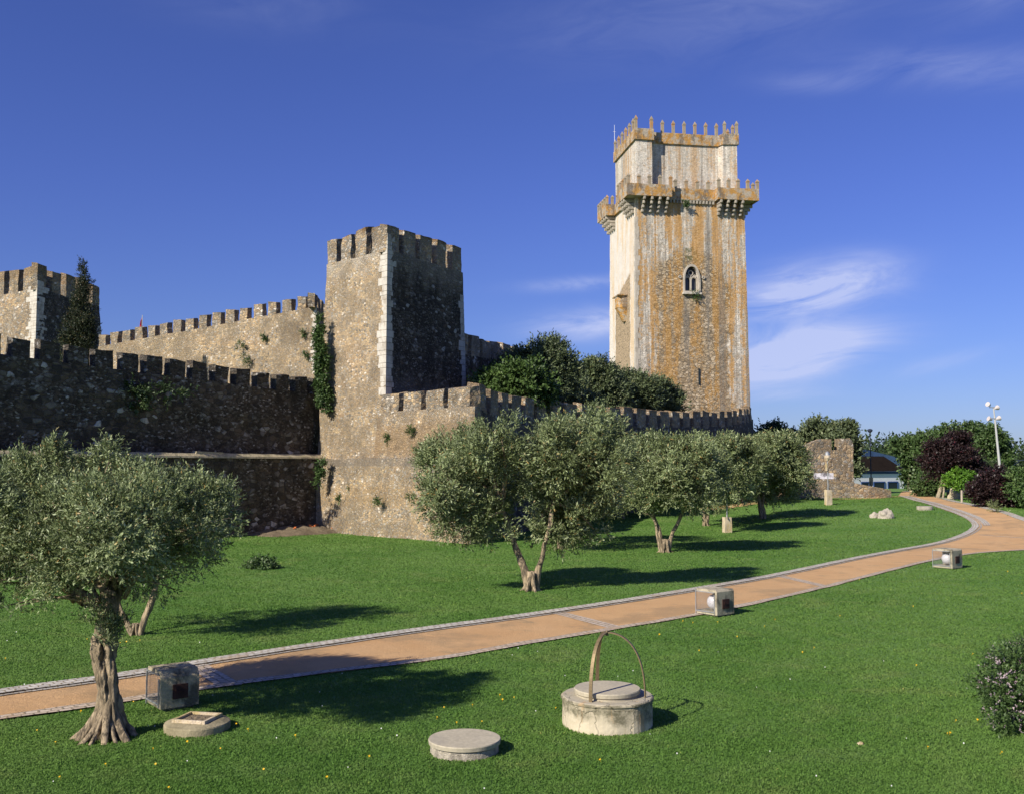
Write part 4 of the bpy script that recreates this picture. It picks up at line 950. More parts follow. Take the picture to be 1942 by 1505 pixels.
# corner strip of pale dressed stone
bm = bmesh.new(); rd = random.Random(8); z = 1.
while z < zb_ - 2.4:
    hh = rd.uniform(.5, .8); k = 1 - z / zb_; a, b_ = rd.uniform(.3, .65), rd.uniform(.3, .7)
    box(bm, (-.25 * k + a / 2 - .03, -.25 * k + b_ / 2 - .03, z + hh / 2), (a, b_, hh - .01)); z += hh
obj('quoins', bm, M['tracery'], keep)
# upper storey: two flanking blocks and a recessed middle
ux0, ux1, uy0, uy1 = .30, KW - .62, .5, KDp - 1.8
kprism('upper_storey', [(ux0, uy0), (ux0 + 2.0, uy0), (ux0 + 2.0, uy0 + 1.1), (ux1 - 2.0, uy0 + 1.1), (ux1 - 1.7, uy0 + .25), (ux1, uy0), (ux1, uy1), (ux0, uy1)], zb_ - .3, zu, M['keep_upper'], .03, .6)
up_out = [(ux0 - .22, uy0 - .22), (ux0 + 2.2, uy0 - .22), (ux0 + 2.2, uy0 + .9), (ux1 - 2.1, uy0 + .9), (ux1 - 1.8, uy0 + .05), (ux1 + .2, uy0 - .22), (ux1 + .2, uy1 + .2), (ux0 - .22, uy1 + .2)]
kprism('upper_parapet', up_out, zu, zpu, M['keep_parapet'], .03, .5)
def dentils(poly, z, h, w, m, closed=True):
    bm = bmesh.new(); n = len(poly)
    for i in range(n if closed else n - 1):
        a = Vector(poly[i]); b = Vector(poly[(i + 1) % n]); L = (b - a).length; k = max(1, int(L / .40)); d = (b - a).normalized(); nn = Vector((-d.y, d.x))
        pr_ = [(0.02, z)]
        for q in range(k):
            c = L * (q + .5) / k; x0_ = c - w * .5; x1_ = c + w * .5
            pr_ += [(x0_, z - .07), (x0_, z - h), (x1_, z - h), (x1_, z - .07)]
        pr_ = [(0.02, z), (0.02, z - .07)] + pr_[1:] + [(L - .02, z - .07), (L - .02, z)]
        fr = [bm.verts.new((*(a + d * s_ + nn * .03), zz)) for s_, zz in pr_]; bk_ = [bm.verts.new((*(a + d * s_ + nn * .26), zz)) for s_, zz in pr_]
        f1 = bm.faces.new(fr); f2 = bm.faces.new(bk_[::-1])
        for q in range(len(pr_)): bm.faces.new((fr[q], fr[(q + 1) % len(pr_)], bk_[(q + 1) % len(pr_)], bk_[q]))
        f1.normal_update(); f2.normal_update(); bmesh.ops.triangulate(bm, faces=[f1, f2])
    return obj('cornice', bm, m, keep)
def pinnacles(pts, z, h=1.7, w=.42, mat='pinnacle'):
    for (a, b, rz) in pts:
        bm = bmesh.new(); box(bm, (0, 0, h * .36), (w, w * .8, h * .76)); box(bm, (0, 0, h * .77), (w * 1.22, w * 1.02, h * .08))
        r = bmesh.ops.create_cone(bm, segments=4, radius1=w * .78, radius2=0.02, depth=h * .26, cap_ends=True, matrix=Matrix.Translation((0, 0, h * .94)) @ Matrix.Rotation(R(45), 4, 'Z'))
        obj('pinnacle', bm, M[mat], keep, (a, b, z - .05), rz)
def along(a, b, n, ends=True):
    a = Vector(a); b = Vector(b); d = b - a; rz = math.atan2(d.y, d.x)
    return [(*(a.lerp(b, i / (n - 1)) if n > 1 else a), rz) for i in range(n)]
pp = along((ux0, uy0 + .02), (ux0 + 1.95, uy0 + .02), 2) + along((ux0 + 2.3, uy0 + 1.1), (ux1 - 2.2, uy0 + 1.1), 7)[0:] + along((ux1 - 1.5, uy0 + .2), (ux1 - .02, uy0), 2) + along((ux0, uy0 + 1.2), (ux0, uy1), 6) + along((ux1, uy0 + 1.3), (ux1, uy1), 6) + along((ux0 + 1.4, uy1), (ux1 - 1.4, uy1), 6)
pinnacles(pp, zpu, 1.6, .34)
# machicolated balconies at the corners
pr = 1.35; th_ = .28
def wallrun(bm, poly, z0, z1, t):
    inn_ = offset_poly([(a, b, 0) for a, b in poly], t)
    prism(bm, [Vector((a, b, z0)) for a, b in poly] + [Vector((a, b, z0)) for a, b in reversed(inn_)], [Vector((a, b, z1)) for a, b in poly] + [Vector((a, b, z1)) for a, b in reversed(inn_)], .6, .02, cap_bot=True)
def corbel_run(a, b, n, out, z, drop=1.75):
    a = Vector(a); b = Vector(b); ang = math.atan2((b - a).y, (b - a).x)
    o2 = Vector(out).normalized()
    for q in range(n):
        c = a.lerp(b, (q + .5) / n); bm = bmesh.new()
        for s_ in range(4):
            ln = pr * (1 - s_ * .23); cc = c + o2 * (ln / 2 - .1); hz = drop / 4
            bx = bmesh.new(); 
            box(bm, (cc.x, cc.y, z - hz * (s_ + .5)), (.30 if abs(out[1]) > 0 else ln + .2, ln + .2 if abs(out[1]) > 0 else .30, hz - .04), 0, .1)
            bx.free()
        obj('corbel', bm, M['corbel'], keep)
def balcony(outer, inner_poly, corb, pins):
    bm = bmesh.new(); wallrun(bm, outer, zb_, zp, th_); obj('balcony_parapet', bm, M['keep_parapet'], keep)
    bm = bmesh.new(); v = [bm.verts.new((a, b, zb_ + .06)) for a, b in inner_poly]; f = bm.faces.new(v); r = bmesh.ops.extrude_face_region(bm, geom=[f]); bmesh.ops.translate(bm, verts=[g_ for g_ in r['geom'] if isinstance(g_, bmesh.types.BMVert)], vec=(0, 0, .18))
    obj('balcony_floor', bm, M['corbel'], keep)
    for c_ in corb: corbel_run(c_[0], c_[1], max(3, c_[2] - 1), c_[3], zb_)
    pinnacles(pins, zp, 1.2, .36)
x1 = 4.15; y1_ = 3.3
balcony([(.0, y1_), (-pr, y1_), (-pr, -pr), (x1, -pr), (x1, 0)], [(-pr + .05, y1_ - .05), (-pr + .05, -pr + .05), (x1 - .05, -pr + .05), (x1 - .05, .1), (.1, .1), (.1, y1_ - .05)],
        [((.3, 0), (x1, 0), 5, (0, -1)), ((0, y1_), (0, .2), 5, (-1, 0))], along((-pr + .15, -pr + .15), (x1 - .15, -pr + .15), 5) + along((-pr + .15, 0), (-pr + .15, y1_ - .15), 4))
x2 = 9.9
balcony([(x2, 0), (x2, -pr), (KW + pr, -pr), (KW + pr, y1_), (KW, y1_)], [(x2 + .05, .1), (x2 + .05, -pr + .05), (KW + pr - .05, -pr + .05), (KW + pr - .05, y1_ - .05), (KW - .1, y1_ - .05), (KW - .1, .1)],
        [((x2, 0), (KW - .2, 0), 5, (0, -1)), ((KW, .2), (KW, y1_), 4, (1, 0))], along((x2 + .15, -pr + .15), (KW + pr - .15, -pr + .15), 5) + along((KW + pr - .15, .1), (KW + pr - .15, y1_ - .1), 3))
y2 = KDp - 3.2
balcony([(0, KDp + pr), (-pr, KDp + pr), (-pr, y2), (0, y2)], [(.1, KDp + pr - .05), (-pr + .05, KDp + pr - .05), (-pr + .05, y2 + .05), (.1, y2 + .05)],
        [((0, KDp + .6), (0, y2 + .2), 5, (-1, 0))], along((-pr + .15, y2 + .15), (-pr + .15, KDp + pr - .15), 5) + along((-.5, y2 + .15), (0.1, y2 + .15), 2)[:1])
bm = bmesh.new(); wallrun(bm, [(x1, -.32), (x2, -.32)], zb_, zp - .05, .35); obj('middle_parapet', bm, M['keep_parapet'], keep)
bm = bmesh.new(); wallrun(bm, [(-.3, y2), (-.3, y1_)], zb_, zp - .05, .35); obj('side_parapet', bm, M['keep_parapet'], keep)
dentils([(x1, -.32), (x2, -.32)], zb_ - .004, .42, .22, M['corbel'], False)
pinnacles(along((x1 + .8, -.14), (x2 - .8, -.14), 4) + along((-.12, y1_ + .9), (-.12, y2 - .9), 4), zp - .05, 1.2, .36)
# bartizan on the left face
bz0, bz1 = zk(604, 5), zk(565, 5); bm = bmesh.new(); yb = 4.6
ring = [(0, -1.25), (-.75, -1.05), (-1.2, -.5), (-1.2, .5), (-.75, 1.05), (0, 1.25)]
prism(bm, [Vector((a * .35, yb + b * .45, bz0 - .5)) for a, b in ring], [Vector((a, yb + b, bz0 + 1.15)) for a, b in ring], .5, .02, cap_bot=True)
prism(bm, [Vector((a * 1.02, yb + b * 1.02, bz0 + 1.15)) for a, b in ring], [Vector((a * 1.02, yb + b * 1.02, bz1)) for a, b in ring], .5, .02, cap_bot=True)
box(bm, (-.6, yb, bz1 + .06), (1.4, 2.8, .14)); obj('bartizan', bm, M['keep_parapet'], keep)
bm = bmesh.new(); tube(bm, [(ux0 - .1, uy1, zpu), (ux0 - .1, uy1, zpu + 3.6)], [.04, .02], 6); tube(bm, [(ux0 - .3, uy1, zpu + 2.7), (ux0 + .1, uy1, zpu + 2.7)], [.02, .02], 5)
obj('lightning_rod', bm, M['white_paint'], keep)

# flag behind the high curtain
fp = at(269, 640, 84); fl_ = empty('flag', (fp.x, fp.y, fp.z - 3), 'small drooping red, yellow and white flag on a thin pole behind the high curtain wall', 'flag')
bm = bmesh.new(); tube(bm, [(0, 0, 0), (0, 0, 4.9)], [.05, .03], 6); obj('pole', bm, M['steel'], fl_)
for nm_, z0, z1, c_ in (('cloth', 3.9, 4.75, (.55, .03, .04)), ('lower_cloth', 3.3, 3.9, (.75, .5, .06))):
    bm = bmesh.new(); rows = []
    for i in range(7):
        z = z0 + (z1 - z0) * i / 6; w = .42 * (1 - (z - 3.3) / 2.0)
        rows.append([bm.verts.new((-w * k / 4, .06 * math.sin(k * 2.2 + z * 3), z - .08 * k)) for k in range(5)])
    for i in range(6):
        for k in range(4): bm.faces.new((rows[i][k], rows[i][k + 1], rows[i + 1][k + 1], rows[i + 1][k]))
    q = obj(nm_, bm, simple(nm_ + '_fabric', c_, .1, 2, bump=0), fl_); sm = q.modifiers.new('t', 'SOLIDIFY'); sm.thickness = .01

# ------------------------------------------------------------------ trees in the castle
cy = at(150, 665, 68); cyr = empty('cypress_tree', (cy.x, cy.y, 5), 'dark pointed cypress in front of the far left tower', 'tree')
bm = bmesh.new(); tube(bm, [(0, 0, 0), (.1, 0, 6), (.05, 0, 12)], [.3, .2, .04], 8); obj('trunk', bm, M['bark_dark'], cyr)
cl_ = px_lobes([(157, 500, 4, 11, 0), (157, 508, 5, 12, .05), (157, 514, 6, 12, 0), (158, 522, 8, 16, 0), (155, 518, 6, 12, .1), (159, 540, 12, 18, 0), (154, 545, 11, 16, .2), (164, 558, 12, 18, 0), (152, 570, 15, 20, -.2), (164, 585, 15, 22, 0), (146, 598, 18, 22, .2), (158, 610, 20, 24, -.3), (168, 620, 14, 26, 0), (138, 628, 20, 24, 0), (150, 640, 26, 28, -.2), (168, 650, 14, 26, .2), (130, 655, 18, 26, 0), (150, 680, 30, 34, 0), (148, 710, 30, 30, 0)], 68)
cl_ = [(a - cy.x, b - cy.y, c - 5, d, e, f) for a, b, c, d, e, f in cl_]
crown(cyr, cl_, 56000, .075, .05, 'cypress', seed=41, sub=30, up=1.1, spread=.40, shell=.3, apow=.35)
YD = 'trees inside the castle yard'
for nm_, lab, base, D, lobes, n, L, W, lf, sd_i in (
    ('olive_tree', 'tallest tree behind the low rampart, just right of the square tower', (1030, 800), 74, [(1020, 690, 40, 36), (1050, 680, 34, 36), (985, 700, 36, 34), (1075, 715, 30, 36), (1040, 725, 44, 34), (955, 715, 32, 26), (1000, 740, 40, 26), (1095, 740, 24, 28), (1025, 660, 18, 16)], 42000, .21, .09, 'olive_dark', 51),
    ('fig_tree', 'bright green leafy tree peering over the first merlons of the low rampart', (975, 800), 66, [(960, 725, 40, 28), (1000, 720, 34, 32), (925, 728, 24, 20), (985, 748, 44, 24), (1020, 745, 28, 24), (940, 745, 34, 18)], 26000, .22, .14, 'fig', 52),
    ('olive_tree', 'dark round tree between the tallest yard tree and the keep', (1135, 810), 84, [(1130, 715, 32, 32), (1150, 735, 34, 34), (1115, 745, 32, 30), (1165, 765, 32, 24), (1125, 700, 18, 16)], 30000, .24, .10, 'olive_dark', 53),
    ('olive_tree', 'grey green tree in the yard directly before the left corner of the keep', (1200, 810), 88, [(1190, 735, 30, 26), (1215, 745, 30, 30), (1180, 760, 30, 24), (1225, 768, 26, 18)], 24000, .24, .10, 'olive_dark', 54),
    ('olive_tree', 'rightmost yard tree tapering down before the keep', (1260, 820), 92, [(1245, 745, 28, 24), (1265, 760, 26, 22), (1285, 770, 18, 14), (1240, 772, 28, 16)], 20000, .24, .10, 'olive_dark', 55),
    ('olive_tree', 'small shrubby tree in the yard low behind the rampart at its second bend', (1100, 810), 76, [(1095, 758, 24, 16), (1070, 760, 24, 14), (1118, 768, 20, 12)], 9000, .2, .09, 'olive_dark', 56)):
    if lf == 'olive_dark' and 'olive_dark' not in M:
        M['olive_dark'] = leaf_mat('grey_green_leaf', [(0, (.04, .055, .024)), (.3, (.085, .112, .048)), (.7, (.13, .165, .075)), (.95, (.21, .25, .13)), (1, (.20, .20, .08))])
    lobes = [(a_, b_ + 3, c1 * .9, c2 * .9) for a_, b_, c1, c2 in lobes]
    tree(nm_, lab, 'tree', base, D, [([(base[0], base[1], 0), (base[0] + 2, base[1] - 30, 0), (base[0], base[1] - 60, 0)], .25, .12)], lobes, n, L, W, lf, 'bark_dark', YD, seed=sd_i, z0=6.0, sub=30, spread=.28)

# ------------------------------------------------------------------ ivy and wall plants
def plant(name, lab, cat, lobes, D, n, L, W, leaf, group=None, seed=0, depth=.5, z=None, **kw):
    lb = px_lobes(lobes, D, depth=depth, jit=.1, seed=seed)
    c = Vector((sum(l[0] for l in lb) / len(lb), sum(l[1] for l in lb) / len(lb), min(l[2] - l[5] for l in lb))); 
    r = empty(name, c, lab, cat, group); lb = [(a - c.x, b - c.y, cc - c.z, d, e, f) for a, b, cc, d, e, f in lb]
    crown(r, lb, n, L, W, leaf, name='foliage', seed=seed, **kw); return r
plant('ivy', 'tall green ivy climbing the joint between the dark wall and the square tower', 'climbing plant', [(607, 640, 8, 24), (609, 675, 10, 26), (612, 712, 11, 28), (613, 748, 10, 24), (619, 772, 6, 14), (605, 615, 5, 18)], 63.2, 16000, .09, .08, 'bush_green', seed=61, up=0, droop=.6)
plant('ivy', 'ivy hanging at the left end of the bastion skirt below the ledge', 'climbing plant', [(608, 880, 7, 12), (606, 900, 5, 14), (604, 915, 4, 7), (380, 872, 10, 8), (390, 880, 8, 7)], 62.0, 4600, .08, .07, 'bush_green', seed=62, up=0, droop=.5)
TUFTS = ((665, 925, 3.5, 61.0, 'upper left part of the bastion skirt'), (645, 943, 4, 61.7, 'left part of the bastion skirt, lowest of its pair'), (780, 942, 5, 55.2, 'bastion skirt close to the big forked olive'), (715, 950, 3, 57.9, 'middle of the bastion skirt'),
         (575, 632, 4, 70.2, 'high curtain near its right end, upper one'), (580, 672, 4.5, 70.2, 'high curtain near its right end, lower one'), (455, 655, 6, 72.5, 'high curtain, largest tuft in its middle'), (465, 680, 6, 72.3, 'high curtain just under the largest tuft'),
         (777, 815, 5, 56.8, 'bastion front below the merlons'), (735, 830, 4, 59, 'bastion front nearest the square tower'), (1318, 558, 5, 118.75, 'keep directly under the Gothic window'), (1300, 387, 3.5, 118.4, 'keep under the middle parapet'), (500, 640, 3, 71.8, 'high curtain right of its middle'))
for i, (px, py, s_, D, w_) in enumerate(TUFTS):
    plant('wall_plant', 'small green tuft on the ' + w_, 'plant', [(px, py, s_, s_ * 1.3), (px + s_ * .5, py + s_ * 1.2, s_ * .6, s_)], D, 500, .07 if D < 90 else .12, .04 if D < 90 else .07, 'bush_green', 'tufts growing on the castle walls', seed=70 + i, up=.1, sub=8)
M['dark_vine'] = M['dark_leaf']
plant('wall_creeper', 'dark creepers hanging over the upper face of the shaded left wall', 'climbing plant', [(130, 740, 40, 20), (195, 735, 30, 22), (255, 745, 26, 24), (320, 740, 20, 14), (360, 745, 12, 10), (30, 735, 30, 24)], 54.5, 9000, .16, .09, 'dark_leaf', seed=90, depth=.25, droop=.6, up=0)
plant('shrub', 'small round shrub alone on the lawn left of the bastion', 'shrub', [(493, 1079, 20, 12), (480, 1084, 14, 8), (505, 1080, 14, 9)], 40, 4200, .1, .05, 'mid_leaf', seed=91, depth=.9, up=.8)
# pink flowering bush at the right edge
pb = ground(1965, 1388); pbr = empty('flowering_bush', pb, 'pink-flowering bush cut off by the right edge of the photo', 'bush')
D_ = pb.y
lb = px_lobes([(1925, 1290, 62, 62, -.1), (1975, 1300, 80, 80, .1), (1900, 1330, 34, 40, -.1), (1930, 1350, 50, 35, -.3), (1890, 1255, 26, 22, 0), (1940, 1235, 30, 20, .1)], D_); lb = [(a - pb.x, b - pb.y, c - pb.z, d, e, f) for a, b, c, d, e, f in lb]
bm = bmesh.new(); rd = random.Random(3)
for i in range(14):
    a = rd.uniform(0, 6.28); limb(bm, [(0, 0, 0), (math.cos(a) * .15, math.sin(a) * .15, .3), (math.cos(a) * .4, math.sin(a) * .35, rd.uniform(.5, .9))], .02, .006, 5, .1, i, 5)
obj('stems', bm, M['bark_dark'], pbr); crown(pbr, lb, 26000, .042, .022, 'bush_green', name='foliage', seed=92, sub=34, spread=.3)
crown(pbr, lb, 5200, .022, .02, 'pink', name='blossom', fill=0, seed=93, sub=60, spread=.10, sprig=8, shell=.96, up=.2)

# ------------------------------------------------------------------ floodlight boxes in the lawn
def flood(pxy, sc, label, dark):
    bvk = .12 if dark else .05
    p = ground(*pxy); h_ang = R(-52); rz = h_ang + R(90)          # hatch wall normal is local -Y
    r = empty('floodlight_box', p, label, 'floodlight', 'concrete floodlight boxes beside the path', rz)
    w, d, h, t = .68 * sc, .70 * sc, .70 * sc, .07 * sc; mc = M['concrete_dark'] if dark else M['concrete']
    bm = bmesh.new(); bv = bvk * sc
    # C-section in the YZ plane (hatch wall, roof, floor), chamfered roof edge
    sec_o = [(-d / 2, .05), (-d / 2, h - bv), (-d / 2 + bv * .8, h), (d / 2, h), (d / 2, h - t), (-d / 2 + bv * .8 + t * .3, h - t), (-d / 2 + t, h - bv - t * .3), (-d / 2 + t, .05 + t), (d / 2, .05 + t), (d / 2, .05)]
    a = [bm.verts.new((-w / 2, y_, z_)) for y_, z_ in sec_o]; b = [bm.verts.new((w / 2, y_, z_)) for y_, z_ in sec_o]
    f1 = bm.faces.new(a); f2 = bm.faces.new(b[::-1]); f1.normal_update(); f2.normal_update()
    for i in range(10): bm.faces.new((a[i], a[(i + 1) % 10], b[(i + 1) % 10], b[i]))
    bmesh.ops.triangulate(bm, faces=[f1, f2])
    obj('housing', bm, mc, r)
    bm = bmesh.new(); ee = [(-d / 2 + t + .003, .05 + t), (d / 2 - .02, .05 + t), (d / 2 - .02, h - t), (-d / 2 + bv + t, h - t), (-d / 2 + t + .003, h - bv - t)]
    a = [bm.verts.new((w / 2 - .05, y_, z_)) for y_, z_ in ee]; b = [bm.verts.new((w / 2 - .006, y_, z_)) for y_, z_ in ee]; bm.faces.new(a); bm.faces.new(b[::-1])
    for i in range(5): bm.faces.new((a[i], a[(i + 1) % 5], b[(i + 1) % 5], b[i]))
    obj('end_wall', bm, mc, r)
    bm = bmesh.new(); box(bm, (.0, -d / 2 - .006, h * .47), (w * .40, .03, h * .36), bevel=.005); hatch = obj('hatch', bm, M['rust'], r)
    bm = bmesh.new(); box(bm, (0, -d / 2 - .028, h * .47), (w * .28, .012, .02)); box(bm, (-w * .12, -d / 2 - .028, h * .52), (.02, .014, .05)); obj('latch', bm, M['rust'], hatch)
    # frame + wire mesh on the open left side
    bm = bmesh.new(); X = -w / 2 - .014; fr = .022
    for (y0, y1, z0, z1) in ((-d / 2 + t, d / 2 + .02, .05 + t, .05 + t), (-d / 2 + t + .02, d / 2 + .02, h - t, h - t)):
        box(bm, (X, (y0 + y1) / 2, z0), (fr, y1 - y0, fr))
    box(bm, (X, d / 2 + .02, h / 2), (fr, fr, h - t)); box(bm, (X, -d / 2 + t + .01, h / 2 - .03), (fr, fr, h - 2 * t - .06))
    box(bm, (0, d / 2 + .02, h - t * .5), (w, fr, fr)); box(bm, (0, d / 2 + .02, .05 + t), (w, fr, fr)); box(bm, (w / 2, d / 2 + .02, h / 2), (fr, fr, h - t))
    obj('frame', bm, M['steel'], r)
    bm = bmesh.new(); n = 15; wi = .0020 if not dark else .0024
    for i in range(1, n):
        z_ = .05 + t + (h - 2 * t - .05) * i / n; y_ = -d / 2 + t + (d - t) * i / n
        box(bm, (X, .5 * t, z_), (wi, d - t, wi)); box(bm, (X, y_, h / 2), (wi, wi, h - 2 * t))
        box(bm, (0, d / 2 + .02, z_), (w, wi, wi)); box(bm, (-w / 2 + w * i / n, d / 2 + .02, h / 2), (wi, wi, h - 2 * t))
    obj('wire_mesh', bm, M['steel'], r)
    bm = bmesh.new(); bmesh.ops.create_uvsphere(bm, u_segments=28, v_segments=18, radius=.20 * sc, matrix=Matrix.Translation((-.06, -.02, h * .5))); obj('globe', bm, M['globe'], r, smooth=True)
    bm = bmesh.new(); lathe(bm, [(.07, 0), (.07, .07), (.05, .09)], 16, (-.02, -.02, .05 + t)); obj('lamp_socket', bm, M['black_iron'], r)
    bm = bmesh.new(); box(bm, (0, 0, .02), (w * .8, d * .8, .07)); obj('foot', bm, mc, r)
    return r
flood((328, 1338), .93, 'dark-stained concrete floodlight box with a wire-mesh side, between the large olive and the path', True)
flood((1357, 1165), 1.02, 'concrete floodlight box with a white globe, in the middle of the near path verge', False)
flood((1798, 1077), 1.12, 'concrete floodlight box with a white globe, near the bend of the path at right', False)

# ------------------------------------------------------------------ wells and covers
wp = ground(1152, 1372)
well = empty('stone_well', wp, 'round concrete well head with three bronze straps meeting in an arch', 'well')
bm = bmesh.new(); n = 64
prof = [(.70, -.06), (.705, .05), (.70, .30), (.705, .40), (.725, .41), (.725, .435), (.70, .455), (.5, .46)]
lathe(bm, prof, n)
for v in bm.verts:
    q = v.co; a = math.atan2(q.y, q.x); k = 1 + .018 * noise.noise(Vector((math.cos(a) * 2, math.sin(a) * 2, q.z * 2))) + (.012 if abs(((a - .4) % (math.pi / 2)) - .4) < .35 else 0)
    q.x *= k; q.y *= k
def well_mat():
    s = NT('stained_well_plaster'); p = s.coord(); z = s.sep(p)[2]; f = s.noise(p, 5, 7, .72); g = s.noise(p, 2.1, 5, .65)
    c = s.mix(f, (.40, .34, .23), (.70, .61, .45))
    st = s.step(s.math('ADD', z, s.math('MULTIPLY', s.math('SUBTRACT', g, .5), .6)), .12, .28)
    c = s.mix(s.math('MULTIPLY', st, s.step(f, .30, .60)), c, (.15, .135, .085))
    top = s.step(z, .44, .455); c = s.mix(top, c, s.mix(f, (.44, .39, .29), (.34, .30, .22)))
    c = s.mix(s.math('MULTIPLY', s.step(s.noise(s.mapping(p, (1, 1, .3), (4, 4, 0)), 2.4, 6, .7), .55, .64), .6), c, (.46, .30, .15))
    c = s.mix(s.math('MULTIPLY', s.step(s.math('ADD', z, s.math('MULTIPLY', f, .2)), .12, .16), 0.), c, (.1, .1, .1))
    cr = s.vor(s.vadd(p, s.vscale(s.noise(p, 4, 3, out=1), .3)), 1.9, 'DISTANCE_TO_EDGE').outputs[0]
    c = s.mix(s.math('MULTIPLY', s.math('SUBTRACT', 1., s.step(cr, .0, .010)), .3), c, (.10, .08, .05))
    s.base(c); s.bump(s.math('ADD', f, s.math('MULTIPLY', s.step(cr, 0, .02), .5)), .02); return s.m
obj('ring', bm, well_mat(), well, smooth=False)
bm = bmesh.new(); lathe(bm, [(.50, .44), (.50, .475), (.485, .48), (.49, .49), (.515, .50), (.52, .55), (.51, .565), (.0005, .57)], 56)
lid = obj('lid', bm, M['lid'], well)
bm = bmesh.new(); ap = Vector((-.02, .0, 1.44))
def strap(bm, a, r0=.605, w=.055):
    e = Vector((math.cos(a), math.sin(a), 0)); s = Vector((-e.y, e.x, 0)); pts = []
    for i in range(19):
        t = i / 18; z = .44 + (1.42 - .44) * math.sin(t * math.pi / 2) ** .92; rr_ = r0 * (1 - t ** 2.1) * (1) + 0; pts.append(e * rr_ + Vector((0, 0, z)))
    prev = None
    for i, p in enumerate(pts):
        d = (pts[min(i + 1, 18)] - pts[max(i - 1, 0)]).normalized(); nn = d.cross(s).normalized(); th = .009
        row = [bm.verts.new(p + s * (w / 2) * a_ + nn * th * b_) for a_, b_ in ((-1, -1), (1, -1), (1, 1), (-1, 1))]
        if prev:
            for k in range(4): bm.faces.new((prev[k], prev[(k + 1) % 4], row[(k + 1) % 4], row[k]))
        else: bm.faces.new(row[::-1])
        prev = row
    bm.faces.new(prev)
for a in (R(-120), R(-20), R(100)):
    bm2 = bmesh.new(); strap(bm2, a); obj('strap', bm2, M['bronze'], well)
bm = bmesh.new(); tube(bm, [(0, 0, 1.37), (0, 0, 1.45)], [.03, .012], 8); obj('finial', bm, M['bronze'], well)

mp = ground(881, 1424); man = empty('well_cover', mp, 'plain round concrete lid on a rough mortar ring in the near lawn', 'cover')
bm = bmesh.new(); lathe(bm, [(.50, -.06), (.485, .02), (.475, .11), (.3, .12)], 72)
for v in bm.verts:
    q = v.co; q.x *= 1 + .035 * noise.noise(q * 9); q.y *= 1 + .035 * noise.noise(q * 9 + Vector((4, 0, 0)))
obj('ring', bm, M['rough_white'], man)
bm = bmesh.new(); lathe(bm, [(.475, .115), (.505, .125), (.512, .175), (.505, .19), (.0005, .195)], 72); obj('lid', bm, M['lid'], man)
cp = ground(374, 1382); cov = empty('open_well_ring', cp, 'round stone ring with a square earth-filled opening beside the dark floodlight box', 'cover')
cov.scale = (.98, .98, 1); bm = bmesh.new(); lathe(bm, [(.50, -.06), (.50, .10), (.49, .12), (.40, .15), (.34, .155)], 56); bm.faces.ensure_lookup_table()
obj('ring', bm, simple('tan_weathered_concrete', (.30, .255, .16), .25, 3, stain=(.14, .12, .07), stain_amt=.7), cov)
bm = bmesh.new()
for i in range(4):
    a = R(90 * i - 12); c = Vector((math.cos(a), math.sin(a), 0)) * .255; box(bm, (c.x, c.y, .17), (.05, .46 if i % 2 else .56, .06), a, .008)
obj('frame', bm, M['pedestal'], cov)
bm = bmesh.new(); box(bm, (0, 0, .155), (.45, .45, .02), R(-12)); obj('earth_fill', bm, M['earth'], cov)
sp = ground(1754, 966); bm = bmesh.new(); lathe(bm, [(.56, -.05), (.58, .1), (.57, .25), (.5, .27)], 40)
q = obj('stone_disc', bm, M['boulder'], None, sp); tag(q, 'low flat round stone disc on the far lawn near the path bend', 'stone')

# ------------------------------------------------------------------ boulders
def rock(px, py, s, lab, seed, name='boulder', m='boulder', group=None, sq=(1, .8, .75)):
    p = ground(px, py); bm = bmesh.new(); bmesh.ops.create_icosphere(bm, subdivisions=4, radius=1)
    for v in bm.verts:
        n = v.co.normalized(); k = 1 + .30 * noise.noise(n * 1.3 + Vector((seed, 0, 0))) + .12 * noise.noise(n * 3.7 + Vector((seed, 4, 0))) + .05 * noise.noise(n * 9 + Vector((seed, 4, 0)))
        v.co = Vector((n.x * k * sq[0], n.y * k * sq[1], n.z * k * sq[2])) * s
        v.co.z = max(v.co.z, -.25 * s)
    q = obj(name, bm, M[m], None, p + Vector((0, 0, .18 * s))); tag(q, lab, name.replace('_', ' '), group); return q
rock(1660, 981, .40, 'smaller pale boulder at the left of the pair on the lawn', 1.2)
rock(1680, 982, .58, 'larger peaked pale boulder at the right of the pair on the lawn', 5.4, sq=(1, .7, .85))
rock(1811, 946, .7, 'dark rounded standing stone beside the bright green bush', 8.2, m='concrete_dark', sq=(.8, .7, 1.3))
# rubble mound against the dark lower wall
mpts = []; bm = bmesh.new(); cm = b0.lerp(b1, .93) + nq * 1.0; W_, H_ = 7.5, 2.6
gx, gy = 60, 22; rows = []
for j in range(gy + 1):
    row = []
    for i in range(gx + 1):
        u_, v_ = i / gx * 2 - 1, j / gy * 2 - 1; px_ = cm.x + dq.x * u_ * 5.2 + nq.x * v_ * 1.9; py_ = cm.y + dq.y * u_ * 5.2 + nq.y * v_ * 1.9
        k = max(0, 1 - u_ * u_) * max(0, 1 - v_ * v_); z_ = terr(px_, py_) - .05 + .42 * k ** .6 + .22 * noise.noise(Vector((px_ * 1.3, py_ * 1.3, 0))) * k ** .3 + .1 * noise.noise(Vector((px_ * 4, py_ * 4, 3))) * k ** .3
        row.append(bm.verts.new((px_, py_, z_)))
    rows.append(row)
for j in range(gy):
    for i in range(gx): bm.faces.new((rows[j][i], rows[j][i + 1], rows[j + 1][i + 1], rows[j + 1][i]))
q = obj('earth_mound', bm, M['earth'], smooth=True); tag(q, kind='structure', label='low mound of bare earth at the foot of the dark wall')
rd = random.Random(12)
